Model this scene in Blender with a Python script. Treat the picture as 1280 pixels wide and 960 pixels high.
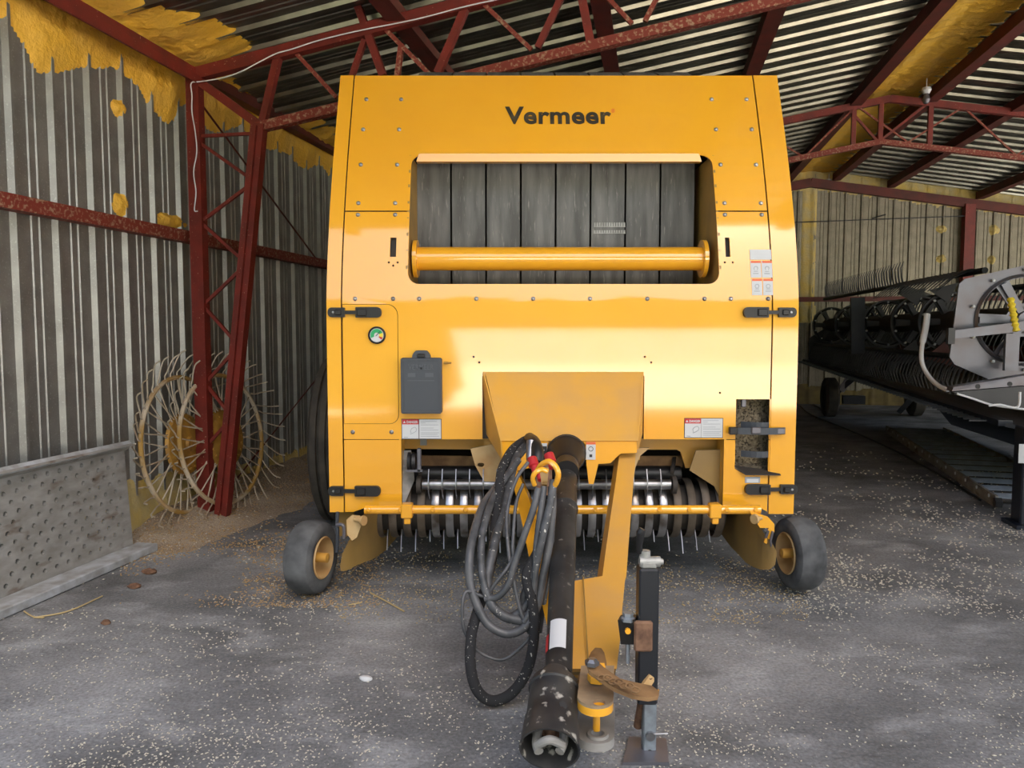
import bpy, bmesh, math, random
from mathutils import Vector, Matrix, noise
from mathutils.geometry import delaunay_2d_cdt
random.seed(7)
PI = math.pi
scn = bpy.context.scene
for o in list(bpy.data.objects): bpy.data.objects.remove(o)

# ------------------------------------------------------------------ camera, sky, sun, exposure
EYE = 1.45
PITCH = math.atan(68/960)
cam = bpy.data.objects.new('camera', bpy.data.cameras.new('camera'))
scn.collection.objects.link(cam); scn.camera = cam
cam.location = (0, 0, EYE); cam.rotation_euler = (PI/2 - PITCH, 0, 0)
cam.data.sensor_width = 36; cam.data.lens = 27; cam.data.clip_end = 300; cam.data.clip_start = 0.05

world = bpy.data.worlds.new('sky'); scn.world = world; world.use_nodes = True
wn = world.node_tree; bg = wn.nodes['Background']
sky = wn.nodes.new('ShaderNodeTexSky'); sky.sky_type = 'NISHITA'; sky.sun_disc = False
sky.sun_elevation = math.radians(48); sky.sun_rotation = math.radians(160); sky.air_density = 1.0; sky.dust_density = 2.5
wn.links.new(sky.outputs[0], bg.inputs[0]); bg.inputs[1].default_value = 0.08
sun_d = bpy.data.lights.new('sun', 'SUN'); sun_d.energy = 26; sun_d.angle = math.radians(0.6); sun_d.color = (1, .94, .84)
sun = bpy.data.objects.new('sun', sun_d); scn.collection.objects.link(sun)
sun.rotation_euler = Vector((-.42, -.77, -.50)).to_track_quat('-Z', 'Y').to_euler(); sun.location = (2, 10, 12)
scn.view_settings.view_transform = 'Standard'
try: scn.view_settings.look = 'None'
except Exception: pass
scn.view_settings.gamma = 1; scn.view_settings.use_curve_mapping = False
scn.view_settings.exposure = 1.92

# ------------------------------------------------------------------ measuring helpers
TH = math.atan(180/960); CT, ST = math.cos(TH), math.sin(TH)
def W(u, v, h): return Vector((u*CT + v*ST, -u*ST + v*CT, h))     # shed frame -> world
UD, VD, ZD = Vector((CT, -ST, 0)), Vector((ST, CT, 0)), Vector((0, 0, 1))
def ray(x, y):
    a = (x-640)/960; b = (480-y)/960
    return Vector((a, math.cos(PITCH) + b*math.sin(PITCH), -math.sin(PITCH) + b*math.cos(PITCH)))
def at(x, y, Y):
    d = ray(x, y); return Vector((0, 0, EYE)) + d*(Y/d.y)
def ground(x, y, z=0):
    d = ray(x, y); return Vector((0, 0, EYE)) + d*((z-EYE)/d.z)
def toS(p): return (p.x*CT - p.y*ST, p.x*ST + p.y*CT, p.z)
def onU(x, y, u):
    d = ray(x, y); return Vector((0, 0, EYE)) + d*(u/(d.x*CT - d.y*ST))
def onV(x, y, v):
    d = ray(x, y); return Vector((0, 0, EYE)) + d*(v/(d.x*ST + d.y*CT))

# ------------------------------------------------------------------ materials
def lin(c):
    return tuple(((v/255)/12.92 if v/255 <= .04045 else ((v/255+.055)/1.055)**2.4) for v in c)
def mat(name, col, rough=.6, metal=0, col2=None, scale=4, detail=6, bump=0, bscale=None, lo=.35, hi=.65, coat=0, stretch=None, spec=.5, col3=None, s3=60, l3=.62, h3=.68):
    m = bpy.data.materials.new(name); m.use_nodes = True
    nt = m.node_tree; N = nt.nodes; L = nt.links; b = N['Principled BSDF']
    b.inputs['Roughness'].default_value = rough; b.inputs['Metallic'].default_value = metal
    b.inputs['Specular IOR Level'].default_value = spec
    b.inputs['Coat Weight'].default_value = coat; b.inputs['Coat Roughness'].default_value = .07; b.inputs['Coat IOR'].default_value = 1.85
    c = tuple(col) + (1,); b.inputs['Base Color'].default_value = c
    tc = N.new('ShaderNodeTexCoord'); src = tc.outputs['Object']
    if stretch:
        mp = N.new('ShaderNodeMapping'); mp.inputs['Scale'].default_value = stretch; L.new(src, mp.inputs[0]); src = mp.outputs[0]
    out = None
    if col2:
        nz = N.new('ShaderNodeTexNoise'); nz.inputs['Scale'].default_value = scale; nz.inputs['Detail'].default_value = detail
        L.new(src, nz.inputs['Vector'])
        rp = N.new('ShaderNodeValToRGB'); rp.color_ramp.elements[0].position = lo; rp.color_ramp.elements[1].position = hi
        rp.color_ramp.elements[0].color = c; rp.color_ramp.elements[1].color = tuple(col2) + (1,)
        L.new(nz.outputs[0], rp.inputs[0]); out = rp.outputs[0]
    if col3:
        nz = N.new('ShaderNodeTexNoise'); nz.inputs['Scale'].default_value = s3; nz.inputs['Detail'].default_value = 3
        L.new(src, nz.inputs['Vector'])
        r3 = N.new('ShaderNodeValToRGB'); r3.color_ramp.elements[0].position = l3; r3.color_ramp.elements[1].position = h3
        r3.color_ramp.elements[0].color = (0, 0, 0, 1); r3.color_ramp.elements[1].color = (1, 1, 1, 1)
        L.new(nz.outputs[0], r3.inputs[0])
        mx = N.new('ShaderNodeMix'); mx.data_type = 'RGBA'
        if out: L.new(out, mx.inputs[6])
        else: mx.inputs[6].default_value = c
        mx.inputs[7].default_value = tuple(col3) + (1,); L.new(r3.outputs[0], mx.inputs[0]); out = mx.outputs[2]
    if out: L.new(out, b.inputs['Base Color'])
    if bump:
        nb = N.new('ShaderNodeTexNoise'); nb.inputs['Scale'].default_value = bscale or scale*4; nb.inputs['Detail'].default_value = 5
        L.new(src, nb.inputs['Vector'])
        bp = N.new('ShaderNodeBump'); bp.inputs['Strength'].default_value = 1; bp.inputs['Distance'].default_value = bump
        L.new(nb.outputs[0], bp.inputs['Height']); L.new(bp.outputs[0], b.inputs['Normal'])
    return m
M = {}
M['yellow'] = mat('baler_yellow', (.95, .455, .026), .45, 0, (.91, .42, .022), 1.6, coat=1, spec=.15)
M['yellow_dusty'] = mat('dusty_yellow', (.70, .36, .05), .5, 0, (.62, .34, .09), 5, col3=(.62, .45, .2), s3=160, l3=.7, h3=.74)
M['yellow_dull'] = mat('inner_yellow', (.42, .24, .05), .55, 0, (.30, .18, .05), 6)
M['tan_paint'] = mat('worn_tan_paint', (.60, .42, .20), .5, 0, (.50, .30, .12), 9)
M['belt'] = mat('grey_belt', (.10, .10, .095), .75, 0, (.20, .20, .19), 3, stretch=(6, 1, .9), bump=.001, bscale=60, lo=.35, hi=.7, col3=(.27, .26, .24), s3=14, l3=.62, h3=.75)
M['black'] = mat('black_plastic', (.012, .012, .013), .45)
M['blackp'] = mat('black_paint', (.012, .014, .018), .4, col3=(.12, .12, .12), s3=40, l3=.68, h3=.72)
M['navy'] = mat('navy_black_paint', (.010, .014, .026), .35, col2=(.02, .022, .03), scale=8)
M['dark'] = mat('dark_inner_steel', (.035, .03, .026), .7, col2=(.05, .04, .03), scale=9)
M['rust'] = mat('rusty_steel', (.16, .085, .035), .8, 0, (.30, .17, .07), 12, bump=.001)
M['brownrust'] = mat('brown_rust', (.10, .05, .03), .85, 0, (.22, .12, .07), 30)
M['hitchtop'] = mat('worn_plate', (.42, .31, .19), .6, .2, (.26, .19, .12), 14)
M['rubber'] = mat('worn_rubber', (.045, .047, .05), .85, 0, (.15, .155, .16), 9, bump=.002, bscale=25, lo=.3, hi=.75)
M['tyre'] = mat('black_tyre', (.045, .04, .034), .85, 0, (.085, .075, .06), 8)
M['hose'] = mat('hydraulic_hose', (.035, .037, .04), .5, 0, (.09, .093, .10), 20, col3=(.55, .53, .48), s3=55, l3=.66, h3=.70)
M['hose2'] = mat('plain_hose', (.05, .053, .058), .4, 0, (.10, .10, .105), 15, col3=(.5, .48, .44), s3=60, l3=.70, h3=.74)
M['sleeve'] = mat('woven_hose_sleeve', (.018, .018, .02), .9, col3=(.4, .39, .35), s3=80, l3=.64, h3=.69)
M['alloy'] = mat('cast_alloy', (.40, .40, .38), .5, .4, (.28, .28, .26), 30)
M['steel'] = mat('bright_steel', (.42, .43, .45), .35, .9, (.22, .22, .23), 9)
M['band'] = mat('stripper_band_steel', (.50, .50, .51), .32, .85, (.16, .13, .10), 6, lo=.48, hi=.66)
M['bandrust'] = mat('dull_stripper_band', (.09, .07, .05), .6, .4, (.17, .14, .11), 9)
M['wing'] = mat('scuffed_shield', (.30, .185, .05), .5, 0, (.24, .15, .05), 5)
M['galv'] = mat('galvanised_jack_steel', (.36, .42, .48), .5, .6, (.25, .28, .31), 22)
M['white'] = mat('white_vinyl', (.60, .61, .62), .5)
M['red'] = mat('red_plastic', (.45, .02, .025), .45)
M['redlabel'] = mat('label_red', (.55, .03, .03), .5)
M['orangelabel'] = mat('label_orange', (.80, .16, .05), .5)
M['ink'] = mat('label_ink', (.03, .03, .03), .6)
M['greyink'] = mat('label_grey_print', (.35, .37, .40), .6)
M['logo'] = mat('logo_black', (.035, .028, .018), .55, 0, (.10, .07, .03), 14, lo=.5, hi=.7)
M['greybox'] = mat('grey_plastic', (.055, .062, .075), .5)
M['greyboxl'] = mat('grey_plastic_raised', (.085, .095, .11), .5)
M['green'] = mat('gauge_green', (.02, .35, .12), .4)
M['gyel'] = mat('gauge_yellow', (.85, .65, .05), .4)
M['chaff'] = mat('packed_chaff', (.16, .12, .075), .95, 0, (.33, .27, .18), 60, bump=.006, bscale=90, col3=(.04, .03, .02), s3=90, l3=.55, h3=.62)
M['redsteel'] = mat('red_oxide_steel', (.20, .020, .012), .55, 0, (.13, .016, .010), 7, col3=(.42, .25, .16), s3=70, l3=.68, h3=.74)
M['redpurlin'] = mat('dark_red_purlin', (.13, .018, .010), .6, 0, (.075, .014, .009), 5)
M['redworn'] = mat('worn_red_steel', (.20, .028, .016), .65, 0, (.36, .22, .14), 45, lo=.52, hi=.66)
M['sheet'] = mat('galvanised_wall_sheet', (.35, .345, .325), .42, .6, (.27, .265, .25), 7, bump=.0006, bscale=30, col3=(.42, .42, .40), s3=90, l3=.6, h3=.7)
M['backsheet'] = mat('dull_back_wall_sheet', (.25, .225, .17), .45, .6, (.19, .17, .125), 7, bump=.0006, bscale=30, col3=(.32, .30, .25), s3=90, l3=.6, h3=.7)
M['roofsheet'] = mat('galvanised_roof_sheet', (.30, .285, .23), .28, .92, (.20, .19, .15), 5)
M['foam'] = mat('spray_foam', (.95, .54, .05), .65, 0, (.82, .48, .08), 3, bump=.010, bscale=40)
M['foampale'] = mat('pale_spray_foam', (.62, .45, .12), .75, 0, (.50, .42, .22), 5, bump=.01, bscale=30)
M['oldfoam'] = mat('old_dull_foam', (.22, .16, .05), .8, 0, (.14, .10, .04), 5)  # foam colour lowered to stand in for the dim light there
M['panelmetal'] = mat('weathered_panel_steel', (.26, .25, .225), .75, .2, (.37, .36, .34), 7, bump=.0015, bscale=25, stretch=(1, 1, 2.5), col3=(.17, .13, .10), s3=5, l3=.58, h3=.7)
M['panellip'] = mat('pale_panel_lip', (.50, .53, .56), .7, .2, (.32, .32, .31), 12)
M['rake'] = mat('faded_yellow_rim', (.60, .52, .40), .6, 0, (.42, .25, .06), 3, lo=.42, hi=.58)
M['rakehub'] = mat('rusty_yellow_hub', (.50, .27, .04), .6, 0, (.28, .14, .03), 10)
M['rakewire'] = mat('rake_wire', (.62, .56, .45), .5, .1, (.40, .32, .22), 8)
M['hgrey'] = mat('header_grey_plate', (.165, .17, .20), .38, .5, (.145, .13, .14), 4)
M['hdark'] = mat('header_dark_grey', (.045, .045, .048), .45, .3)
M['hred'] = mat('header_faded_red', (.16, .055, .05), .5)
M['hwhite'] = mat('white_hose', (.75, .76, .78), .4)
M['ramp'] = mat('blue_grey_grate_bars', (.42, .50, .60), .35, .4, (.30, .36, .44), 10)
M['cobble'] = mat('grain_tan', (.46, .31, .15), .8)
M['grainw'] = mat('grain_pale', (.62, .58, .48), .7)
M['straw'] = mat('straw', (.50, .38, .18), .8)
M['yardm'] = mat('yard_gravel', (.58, .54, .48), .9, 0, (.48, .44, .38), 1.2)
M['yardwall'] = mat('grey_yard_wall', (.15, .16, .17), .9, 0, (.13, .14, .15), .8)  # grey set for how strongly the added wall shows in the paint
M['bushm'] = mat('added_hedge_leaves', (.010, .014, .006), .95, 0, (.018, .024, .010), 2, spec=.1)  # near black so the added bushes and trees mirror dark

# ground: dusty concrete with streaky light and dark patches
def floor_mat():
    m = bpy.data.materials.new('dusty_floor'); m.use_nodes = True; nt = m.node_tree; N = nt.nodes; L = nt.links
    b = N['Principled BSDF']; b.inputs['Roughness'].default_value = .85; b.inputs['Specular IOR Level'].default_value = .3
    tc = N.new('ShaderNodeTexCoord')
    def nz(s, d, st=(1, 1, 1), rot=0):
        mp = N.new('ShaderNodeMapping'); mp.inputs['Scale'].default_value = st; mp.inputs['Rotation'].default_value = (0, 0, rot)
        L.new(tc.outputs['Object'], mp.inputs[0])
        n = N.new('ShaderNodeTexNoise'); n.inputs['Scale'].default_value = s; n.inputs['Detail'].default_value = d
        n.inputs['Roughness'].default_value = .6; L.new(mp.outputs[0], n.inputs['Vector']); return n.outputs[0]
    def ramp(src, p0, c0, p1, c1):
        r = N.new('ShaderNodeValToRGB'); e = r.color_ramp.elements
        e[0].position = p0; e[0].color = c0 + (1,); e[1].position = p1; e[1].color = c1 + (1,); L.new(src, r.inputs[0]); return r.outputs[0]
    def mix(f, a, bb, mode='MIX'):
        x = N.new('ShaderNodeMix'); x.data_type = 'RGBA'; x.blend_type = mode
        if isinstance(f, float): x.inputs[0].default_value = f
        else: L.new(f, x.inputs[0])
        L.new(a, x.inputs[6])
        if isinstance(bb, tuple): x.inputs[7].default_value = bb + (1,)
        else: L.new(bb, x.inputs[7])
        return x.outputs[2]
    base = ramp(nz(1.1, 9), .36, (.150, .154, .158), .64, (.30, .307, .313))
    streak = ramp(nz(2.2, 9, (1, 1.7, 1), .35), .50, (0, 0, 0), .80, (1, 1, 1))
    c = mix(streak, base, (.43, .445, .455))
    dk = ramp(nz(1.5, 8, (1, 1.5, 1), -.3), .50, (0, 0, 0), .74, (1, 1, 1))
    c = mix(dk, c, (.10, .102, .102))
    fine = ramp(nz(70, 4), .35, (.72, .72, .72), .68, (1.22, 1.22, 1.22))
    c = mix(1.0, c, fine, 'MULTIPLY')
    sp = ramp(nz(150, 2), .69, (0, 0, 0), .73, (1, 1, 1))
    c = mix(sp, c, (.60, .58, .52))
    L.new(c, b.inputs['Base Color'])
    bp = N.new('ShaderNodeBump'); bp.inputs['Distance'].default_value = .012; bp.inputs['Strength'].default_value = .8
    L.new(nz(18, 8), bp.inputs['Height']); L.new(bp.outputs[0], b.inputs['Normal'])
    return m
M['floor'] = floor_mat()
def heap_mat():
    m = mat('spilled_grain', (.30, .23, .165), .95, 0, (.46, .38, .29), 2.0, bump=.02, bscale=55, col3=(.66, .54, .34), s3=110, l3=.56, h3=.66)
    return m
M['heap'] = heap_mat()

# ------------------------------------------------------------------ mesh builder
class MB:
    def __init__(s): s.v = []; s.f = []
    def add(s, vs, fs):
        n = len(s.v); s.v += [Vector(p) for p in vs]; s.f += [tuple(i+n for i in f) for f in fs]; return s
    def box(s, c, size, X=(1, 0, 0), Y=(0, 1, 0), Z=(0, 0, 1), bev=0):
        c = Vector(c); X, Y, Z = Vector(X).normalized(), Vector(Y).normalized(), Vector(Z).normalized()
        a, b, d = size[0]/2, size[1]/2, size[2]/2
        if bev:
            k = bev; pl = [(-a+k, -b), (a-k, -b), (a, -b+k), (a, b-k), (a-k, b), (-a+k, b), (-a, b-k), (-a, -b+k)]
            ins = [(-a+k, -b+k), (a-k, -b+k), (a-k, -b+k), (a-k, b-k), (a-k, b-k), (-a+k, b-k), (-a+k, b-k), (-a+k, -b+k)]
            rings = [(ins, -d), (pl, -d+k), (pl, d-k), (ins, d)]
            vs = [c + X*p[0] + Y*p[1] + Z*z for r, z in rings for p in r]
            fs = [tuple(range(7, -1, -1)), tuple(range(24, 32))]
            for r in range(3):
                for i in range(8): fs.append((r*8+i, r*8+(i+1) % 8, r*8+8+(i+1) % 8, r*8+8+i))
            return s.add(vs, fs)
        vs = [c + X*(x*a) + Y*(y*b) + Z*(z*d) for z in (-1, 1) for y in (-1, 1) for x in (-1, 1)]
        return s.add(vs, [(0, 2, 3, 1), (4, 5, 7, 6), (0, 1, 5, 4), (2, 6, 7, 3), (0, 4, 6, 2), (1, 3, 7, 5)])
    def bar(s, p, q, w, d=None, up=(0, 0, 1), bev=0):
        p, q = Vector(p), Vector(q); Z = (q-p); l = Z.length; Z.normalize(); up = Vector(up)
        if abs(up.dot(Z)) > .97: up = Vector((0, 1, 0)) if abs(Z.y) < .9 else Vector((1, 0, 0))
        X = up.cross(Z).normalized(); Y = Z.cross(X)
        return s.box((p+q)/2, (w, d or w, l), X, Y, Z, bev)
    def tube(s, pts, r, n=10, caps=True, close=False):
        pts = [Vector(p) for p in pts]; m = len(pts)
        rs = r if isinstance(r, (list, tuple)) else [r]*m
        T = []
        for i in range(m):
            a = pts[i-1] if (i or close) else pts[i]; b = pts[(i+1) % m] if (i < m-1 or close) else pts[i]
            t = (b-a); T.append(t.normalized() if t.length > 1e-9 else Vector((0, 0, 1)))
        nn = T[0].orthogonal().normalized(); vs = []
        for i in range(m):
            nn = nn - T[i]*nn.dot(T[i])
            nn = nn.normalized() if nn.length > 1e-6 else T[i].orthogonal().normalized()
            bb = T[i].cross(nn)
            for k in range(n):
                a = 2*PI*k/n; vs.append(pts[i] + (nn*math.cos(a) + bb*math.sin(a))*rs[i])
        fs = []
        for i in range(m if close else m-1):
            j = (i+1) % m
            for k in range(n): fs.append((i*n+k, i*n+(k+1) % n, j*n+(k+1) % n, j*n+k))
        if caps and not close: fs += [tuple(range(n-1, -1, -1)), tuple((m-1)*n+k for k in range(n))]
        return s.add(vs, fs)
    def lathe(s, c, axis, prof, n=32, a0=0, a1=2*PI, ref=None, close=False):
        # prof: list of (distance along axis, radius)
        c = Vector(c); A = Vector(axis).normalized(); X = (Vector(ref) if ref else A.orthogonal()); X = (X - A*X.dot(A)).normalized(); Yv = A.cross(X)
        full = abs(a1-a0) > 2*PI-1e-4; m = n if full else n+1; vs = []
        for (t, r) in prof:
            for k in range(m):
                a = a0 + (a1-a0)*k/n; vs.append(c + A*t + (X*math.cos(a) + Yv*math.sin(a))*max(r, 1e-4))
        fs = []; P = len(prof)
        for i in range(P if close else P-1):
            j = (i+1) % P
            for k in range(n):
                k2 = (k+1) % m; fs.append((i*m+k, i*m+k2, j*m+k2, j*m+k))
        return s.add(vs, fs)
    def plate(s, P, tv, holes=None):
        P = [Vector(p) for p in P]; tv = Vector(tv)
        if not holes:
            n = len(P); vs = P + [p+tv for p in P]
            fs = [tuple(range(n)), tuple(range(2*n-1, n-1, -1))] + [(i, n+i, n+(i+1) % n, (i+1) % n) for i in range(n)]
            return s.add(vs, fs)
        Nn = tv.normalized(); X = (P[1]-P[0]); X = (X - Nn*X.dot(Nn)).normalized(); Y = Nn.cross(X); o = P[0]
        f = lambda p: ((p-o).dot(X), (p-o).dot(Y))
        # plane through first three for depth
        fN = (P[1]-P[0]).cross(P[2]-P[0]); 
        def back(x, y):
            q = o + X*x + Y*y
            if abs(fN.dot(Nn)) > 1e-9: q = q - Nn*((q-o).dot(fN)/Nn.dot(fN))
            return q
        return s.sheet([f(p) for p in P], [[f(Vector(h)) for h in hh] for hh in holes], lambda x, y: back(x, y), lambda x, y: back(x, y)+tv)
    def sheet(s, outer, holes, front, back, rows=None):
        vs = []; es = []
        for poly in [outer] + list(holes):
            n = len(vs); k = len(poly); vs += [Vector((p[0], p[1])) for p in poly]; es += [(n+i, n+(i+1) % k) for i in range(k)]
        if rows:
            x0 = min(p[0] for p in outer)-.01; x1 = max(p[0] for p in outer)+.01; z0 = min(p[1] for p in outer); z1 = max(p[1] for p in outer)
            z = z0 + rows
            while z < z1-.01:
                n = len(vs); vs += [Vector((x0, z)), Vector((x1, z))]; es.append((n, n+1)); z += rows
        V, E, F, _, _, _ = delaunay_2d_cdt(vs, es, [], 0, 1e-6)
        def inside(p, poly):
            c = False; n = len(poly)
            for i in range(n):
                a, b = poly[i], poly[(i+1) % n]
                if (a[1] > p[1]) != (b[1] > p[1]) and p[0] < (b[0]-a[0])*(p[1]-a[1])/(b[1]-a[1])+a[0]: c = not c
            return c
        tr = []
        for f in F:
            c = (V[f[0]]+V[f[1]]+V[f[2]])/3
            if inside(c, outer) and not any(inside(c, h) for h in holes): tr.append(tuple(f))
        cnt = {}
        for f in tr:
            for i in range(3):
                a, b = f[i], f[(i+1) % 3]; cnt[(a, b)] = 1
        n = len(V); fs = list(tr) + [tuple(i+n for i in reversed(f)) for f in tr]
        for (a, b) in cnt:
            if (b, a) not in cnt: fs.append((a, a+n, b+n, b))
        return s.add([front(p.x, p.y) for p in V] + [back(p.x, p.y) for p in V], fs)
    def build(s, name, m, parent=None, kind=None, label=None, angle=35):
        off = Vector((0, 0, 0))
        if parent is not None:
            q = parent
            while q is not None: off = off + q.location; q = q.parent
        elif s.v:
            xs = [v.x for v in s.v]; ys = [v.y for v in s.v]; off = Vector(((min(xs)+max(xs))/2, (min(ys)+max(ys))/2, min(v.z for v in s.v)))
        me = bpy.data.meshes.new(name); me.from_pydata([tuple(v-off) for v in s.v], [], s.f); me.validate()
        bm = bmesh.new(); bm.from_mesh(me); bmesh.ops.recalc_face_normals(bm, faces=bm.faces)
        bmesh.ops.delete(bm, geom=[v for v in bm.verts if not v.link_faces], context='VERTS'); bm.to_mesh(me); bm.free()
        me.materials.append(M[m] if isinstance(m, str) else m); me.shade_smooth(); me.set_sharp_from_angle(angle=math.radians(angle))
        o = bpy.data.objects.new(name, me); scn.collection.objects.link(o)
        if parent is not None: o.parent = parent
        else: o.location = off
        if kind: o['kind'] = kind
        if label: o['label'] = label
        return o
def thing(name, label, cat, loc, group=None):
    o = bpy.data.objects.new(name, None); scn.collection.objects.link(o); o.location = loc; o.empty_display_size = .1
    o['label'] = label; o['category'] = cat
    if group: o['group'] = group
    return o
def tag(o, label, cat, group=None, kind=None):
    o['label'] = label; o['category'] = cat
    if group: o['group'] = group
    if kind: o['kind'] = kind
    return o
def spline(pts, k=8):
    pts = [Vector(p) for p in pts]; out = []
    for i in range(len(pts)-1):
        p0 = pts[i-1] if i else pts[0]*2-pts[1]; p1, p2 = pts[i], pts[i+1]; p3 = pts[i+2] if i+2 < len(pts) else p2*2-p1
        for j in range(k):
            t = j/k; out.append(.5*((2*p1)+(p2-p0)*t+(2*p0-5*p1+4*p2-p3)*t*t+(3*p1-p0-3*p2+p3)*t**3))
    out.append(pts[-1]); return out
def arc(cx, cy, r, a0, a1, n=6): return [(cx+r*math.cos(a0+(a1-a0)*i/n), cy+r*math.sin(a0+(a1-a0)*i/n)) for i in range(n+1)]
def rrect(x0, y0, x1, y1, r, n=5):
    if isinstance(r, (int, float)): r = [r]*4     # bl, br, tr, tl
    return arc(x0+r[0], y0+r[0], r[0], PI, 1.5*PI, n) + arc(x1-r[1], y0+r[1], r[1], 1.5*PI, 2*PI, n) + arc(x1-r[2], y1-r[2], r[2], 0, .5*PI, n) + arc(x0+r[3], y1-r[3], r[3], .5*PI, PI, n)
def circ(cx, cy, r, n=16): return [(cx+r*math.cos(2*PI*i/n), cy+r*math.sin(2*PI*i/n)) for i in range(n)]

# ================================================================== THE SHED (u across, v in depth)
UL, UR, VF, VB = -3.6, 9.4, 1.8, 15.75
RID = 2.85; EAVE = 3.42; K = .17
def roofh(u): return EAVE + K*(u-UL) if u <= RID else EAVE + K*(RID-UL) - K*(u-RID)
PHW, PHR, PHB = 3.823, 7.25, 2.942
def ribh(s, ph, pitch=.31, H=.03, wall=False):
    t = ((s-ph) % pitch)
    if t > pitch/2: t -= pitch
    a = abs(t); r = 0
    c0, c1 = (.020, .030) if ph == PHR else (.010, .030)
    if a < c0: r = H
    elif a < c1: r = H*(c1-a)/(c1-c0)
    for c in (.125-pitch if t < 0 else .125, ):
        pass
    tt = (s-ph) % pitch
    for c in (.125, .185):
        d = abs(tt-c)
        if d < .007: r = max(r, .007*(1-d/.007))
    return r
def ribpts(s0, s1, ph, pitch=.31):
    out = [s0]; k = math.floor((s0-ph)/pitch)-1
    while True:
        b = ph+k*pitch
        if b > s1+pitch: break
        for d in (-.030, -.020, -.010, .010, .020, .030, .118, .125, .132, .178, .185, .192): out.append(b+d)
        k += 1
    out = sorted(p for p in out if s0 <= p <= s1); out.append(s1)
    return out
# floor
b = MB(); b.box((3, 6, -.05), (40, 60, .1)); o = b.build('floor', 'floor', kind='structure')
# left wall
b = MB(); S = ribpts(VF, VB, PHW); vs = []
for s in S:
    r = ribh(s, PHW)
    vs += [W(UL+r, s, -.02), W(UL+r, s, roofh(UL))]
b.add(vs, [(2*i, 2*i+2, 2*i+3, 2*i+1) for i in range(len(S)-1)])
b.build('wall_left', 'sheet', kind='structure', angle=12)
# right wall (out of frame, mostly left open to let in side light)
b = MB()
for (v0_, v1_) in ((VF, 2.6), (13.6, VB)): b.box(W(UR+.03, (v0_+v1_)/2, 1.15), (.06, v1_-v0_, 2.35), UD, VD, ZD)
b.box(W(UR+.03, (VF+VB)/2, 2.3), (.06, VB-VF, .1), UD, VD, ZD); b.build('wall_right', 'sheet', kind='structure')
# back wall
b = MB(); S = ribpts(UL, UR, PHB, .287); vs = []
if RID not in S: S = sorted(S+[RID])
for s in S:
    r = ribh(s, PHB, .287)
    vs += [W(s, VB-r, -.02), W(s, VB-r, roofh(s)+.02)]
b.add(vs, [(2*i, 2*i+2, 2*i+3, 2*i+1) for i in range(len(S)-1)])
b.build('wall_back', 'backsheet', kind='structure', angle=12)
# roof, two slopes of ribbed sheet
b = MB(); S = ribpts(VF, VB+.1, PHR)
for (u0, u1) in ((UL-.15, RID), (RID, UR+.2)):
    vs = []
    for s in S:
        r = ribh(s, PHR)
        vs += [W(u0, s, roofh(max(u0, -99))-r), W(u1, s, roofh(u1)-r)]
    b.add(vs, [(2*i, 2*i+2, 2*i+3, 2*i+1) for i in range(len(S)-1)])
b.build('ceiling', 'roofsheet', kind='structure', angle=12)

# ---- spray foam (thickness fields over the sheets)
def fbm(x, y, z=0, sc=1):
    return noise.fractal(Vector((x*sc, y*sc, z)), 1.0, 2.0, 4)
def foam(name, a0, a1, b0, b1, st, thick, surf, m, label):
    na = int((a1-a0)/st)+1; nb = int((b1-b0)/st)+1; mb = MB(); idx = {}; vs = []
    T = {}
    for i in range(na+1):
        for j in range(nb+1):
            a = a0+st*i; c = b0+st*j; T[i, j] = thick(a, c)
    def vid(i, j):
        if (i, j) not in idx: idx[i, j] = len(vs); vs.append(surf(a0+st*i, b0+st*j, max(T[i, j], -.004)))
        return idx[i, j]
    fs = []
    for i in range(na):
        for j in range(nb):
            if max(T[i, j], T[i+1, j], T[i, j+1], T[i+1, j+1]) > 0: fs.append((vid(i, j), vid(i+1, j), vid(i+1, j+1), vid(i, j+1)))
    mb.add(vs, fs); o = mb.build(name, m, angle=180); tag(o, label, 'foam', kind='stuff'); return o
def lump(x, y, z=0):
    n = noise.cell(Vector((x*9, y*9, z)))
    d = noise.voronoi(Vector((x*17, y*17, z)))[0][0]
    return .020*(1-d*1.5) + .008*fbm(x, y, z, 9)
def wallfoam(v, h):
    low = 3.16 + .05*math.sin(v*7.9+2.0) + .07*fbm(v, 3.3, 0, 2.2) - (.22*max(0, 1-abs(v-4.05)/.32) + .18*max(0, 1-abs(v-5.28)/.3)) - (.1 if v < 3.7 else 0)
    d = h-low
    if d < 0: return -.01
    return min(.006+d*.22, .05)+lump(v, h)*min(1, max(0, d-.07)*7)
foam('wall_top_foam', 1.5, VB-.05, 2.6, 3.43, .022, wallfoam, lambda v, h, t: W(UL+ribh(v, PHW)*max(.15, 1-max(t, 0)/.03)+t, v, h), 'foam', 'orange yellow spray foam along the top of the left ribbed metal wall')
def eavefoam(v, u):
    edge = UL+.52+.18*math.sin(v*2.6+.5)+.12*fbm(v, 9, 0, 2)-(.25 if v > 5.6 else 0)
    d = edge-u
    if d < 0: return -.01
    return min(.006+d*.12, .05)+lump(v, u, 5)*min(1, max(0, d-.1)*5)
foam('roof_edge_foam', 2.0, VB-.05, UL, UL+1.0, .026, eavefoam, lambda v, u, t: W(u, v, roofh(u)-ribh(v, PHR)*max(.15, 1-max(t, 0)/.03)-t), 'foam', 'yellow spray foam on the roof sheets beside the left wall')
def ridgefoam(v, u):
    e = .38+.05*fbm(v, 1, 0, 3)
    d = e-abs(u-RID-.05)
    if d < 0: return -.01
    return min(.004+d*.2, .04)+lump(v, u, 8)*.9*min(1, d*6)
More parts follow.
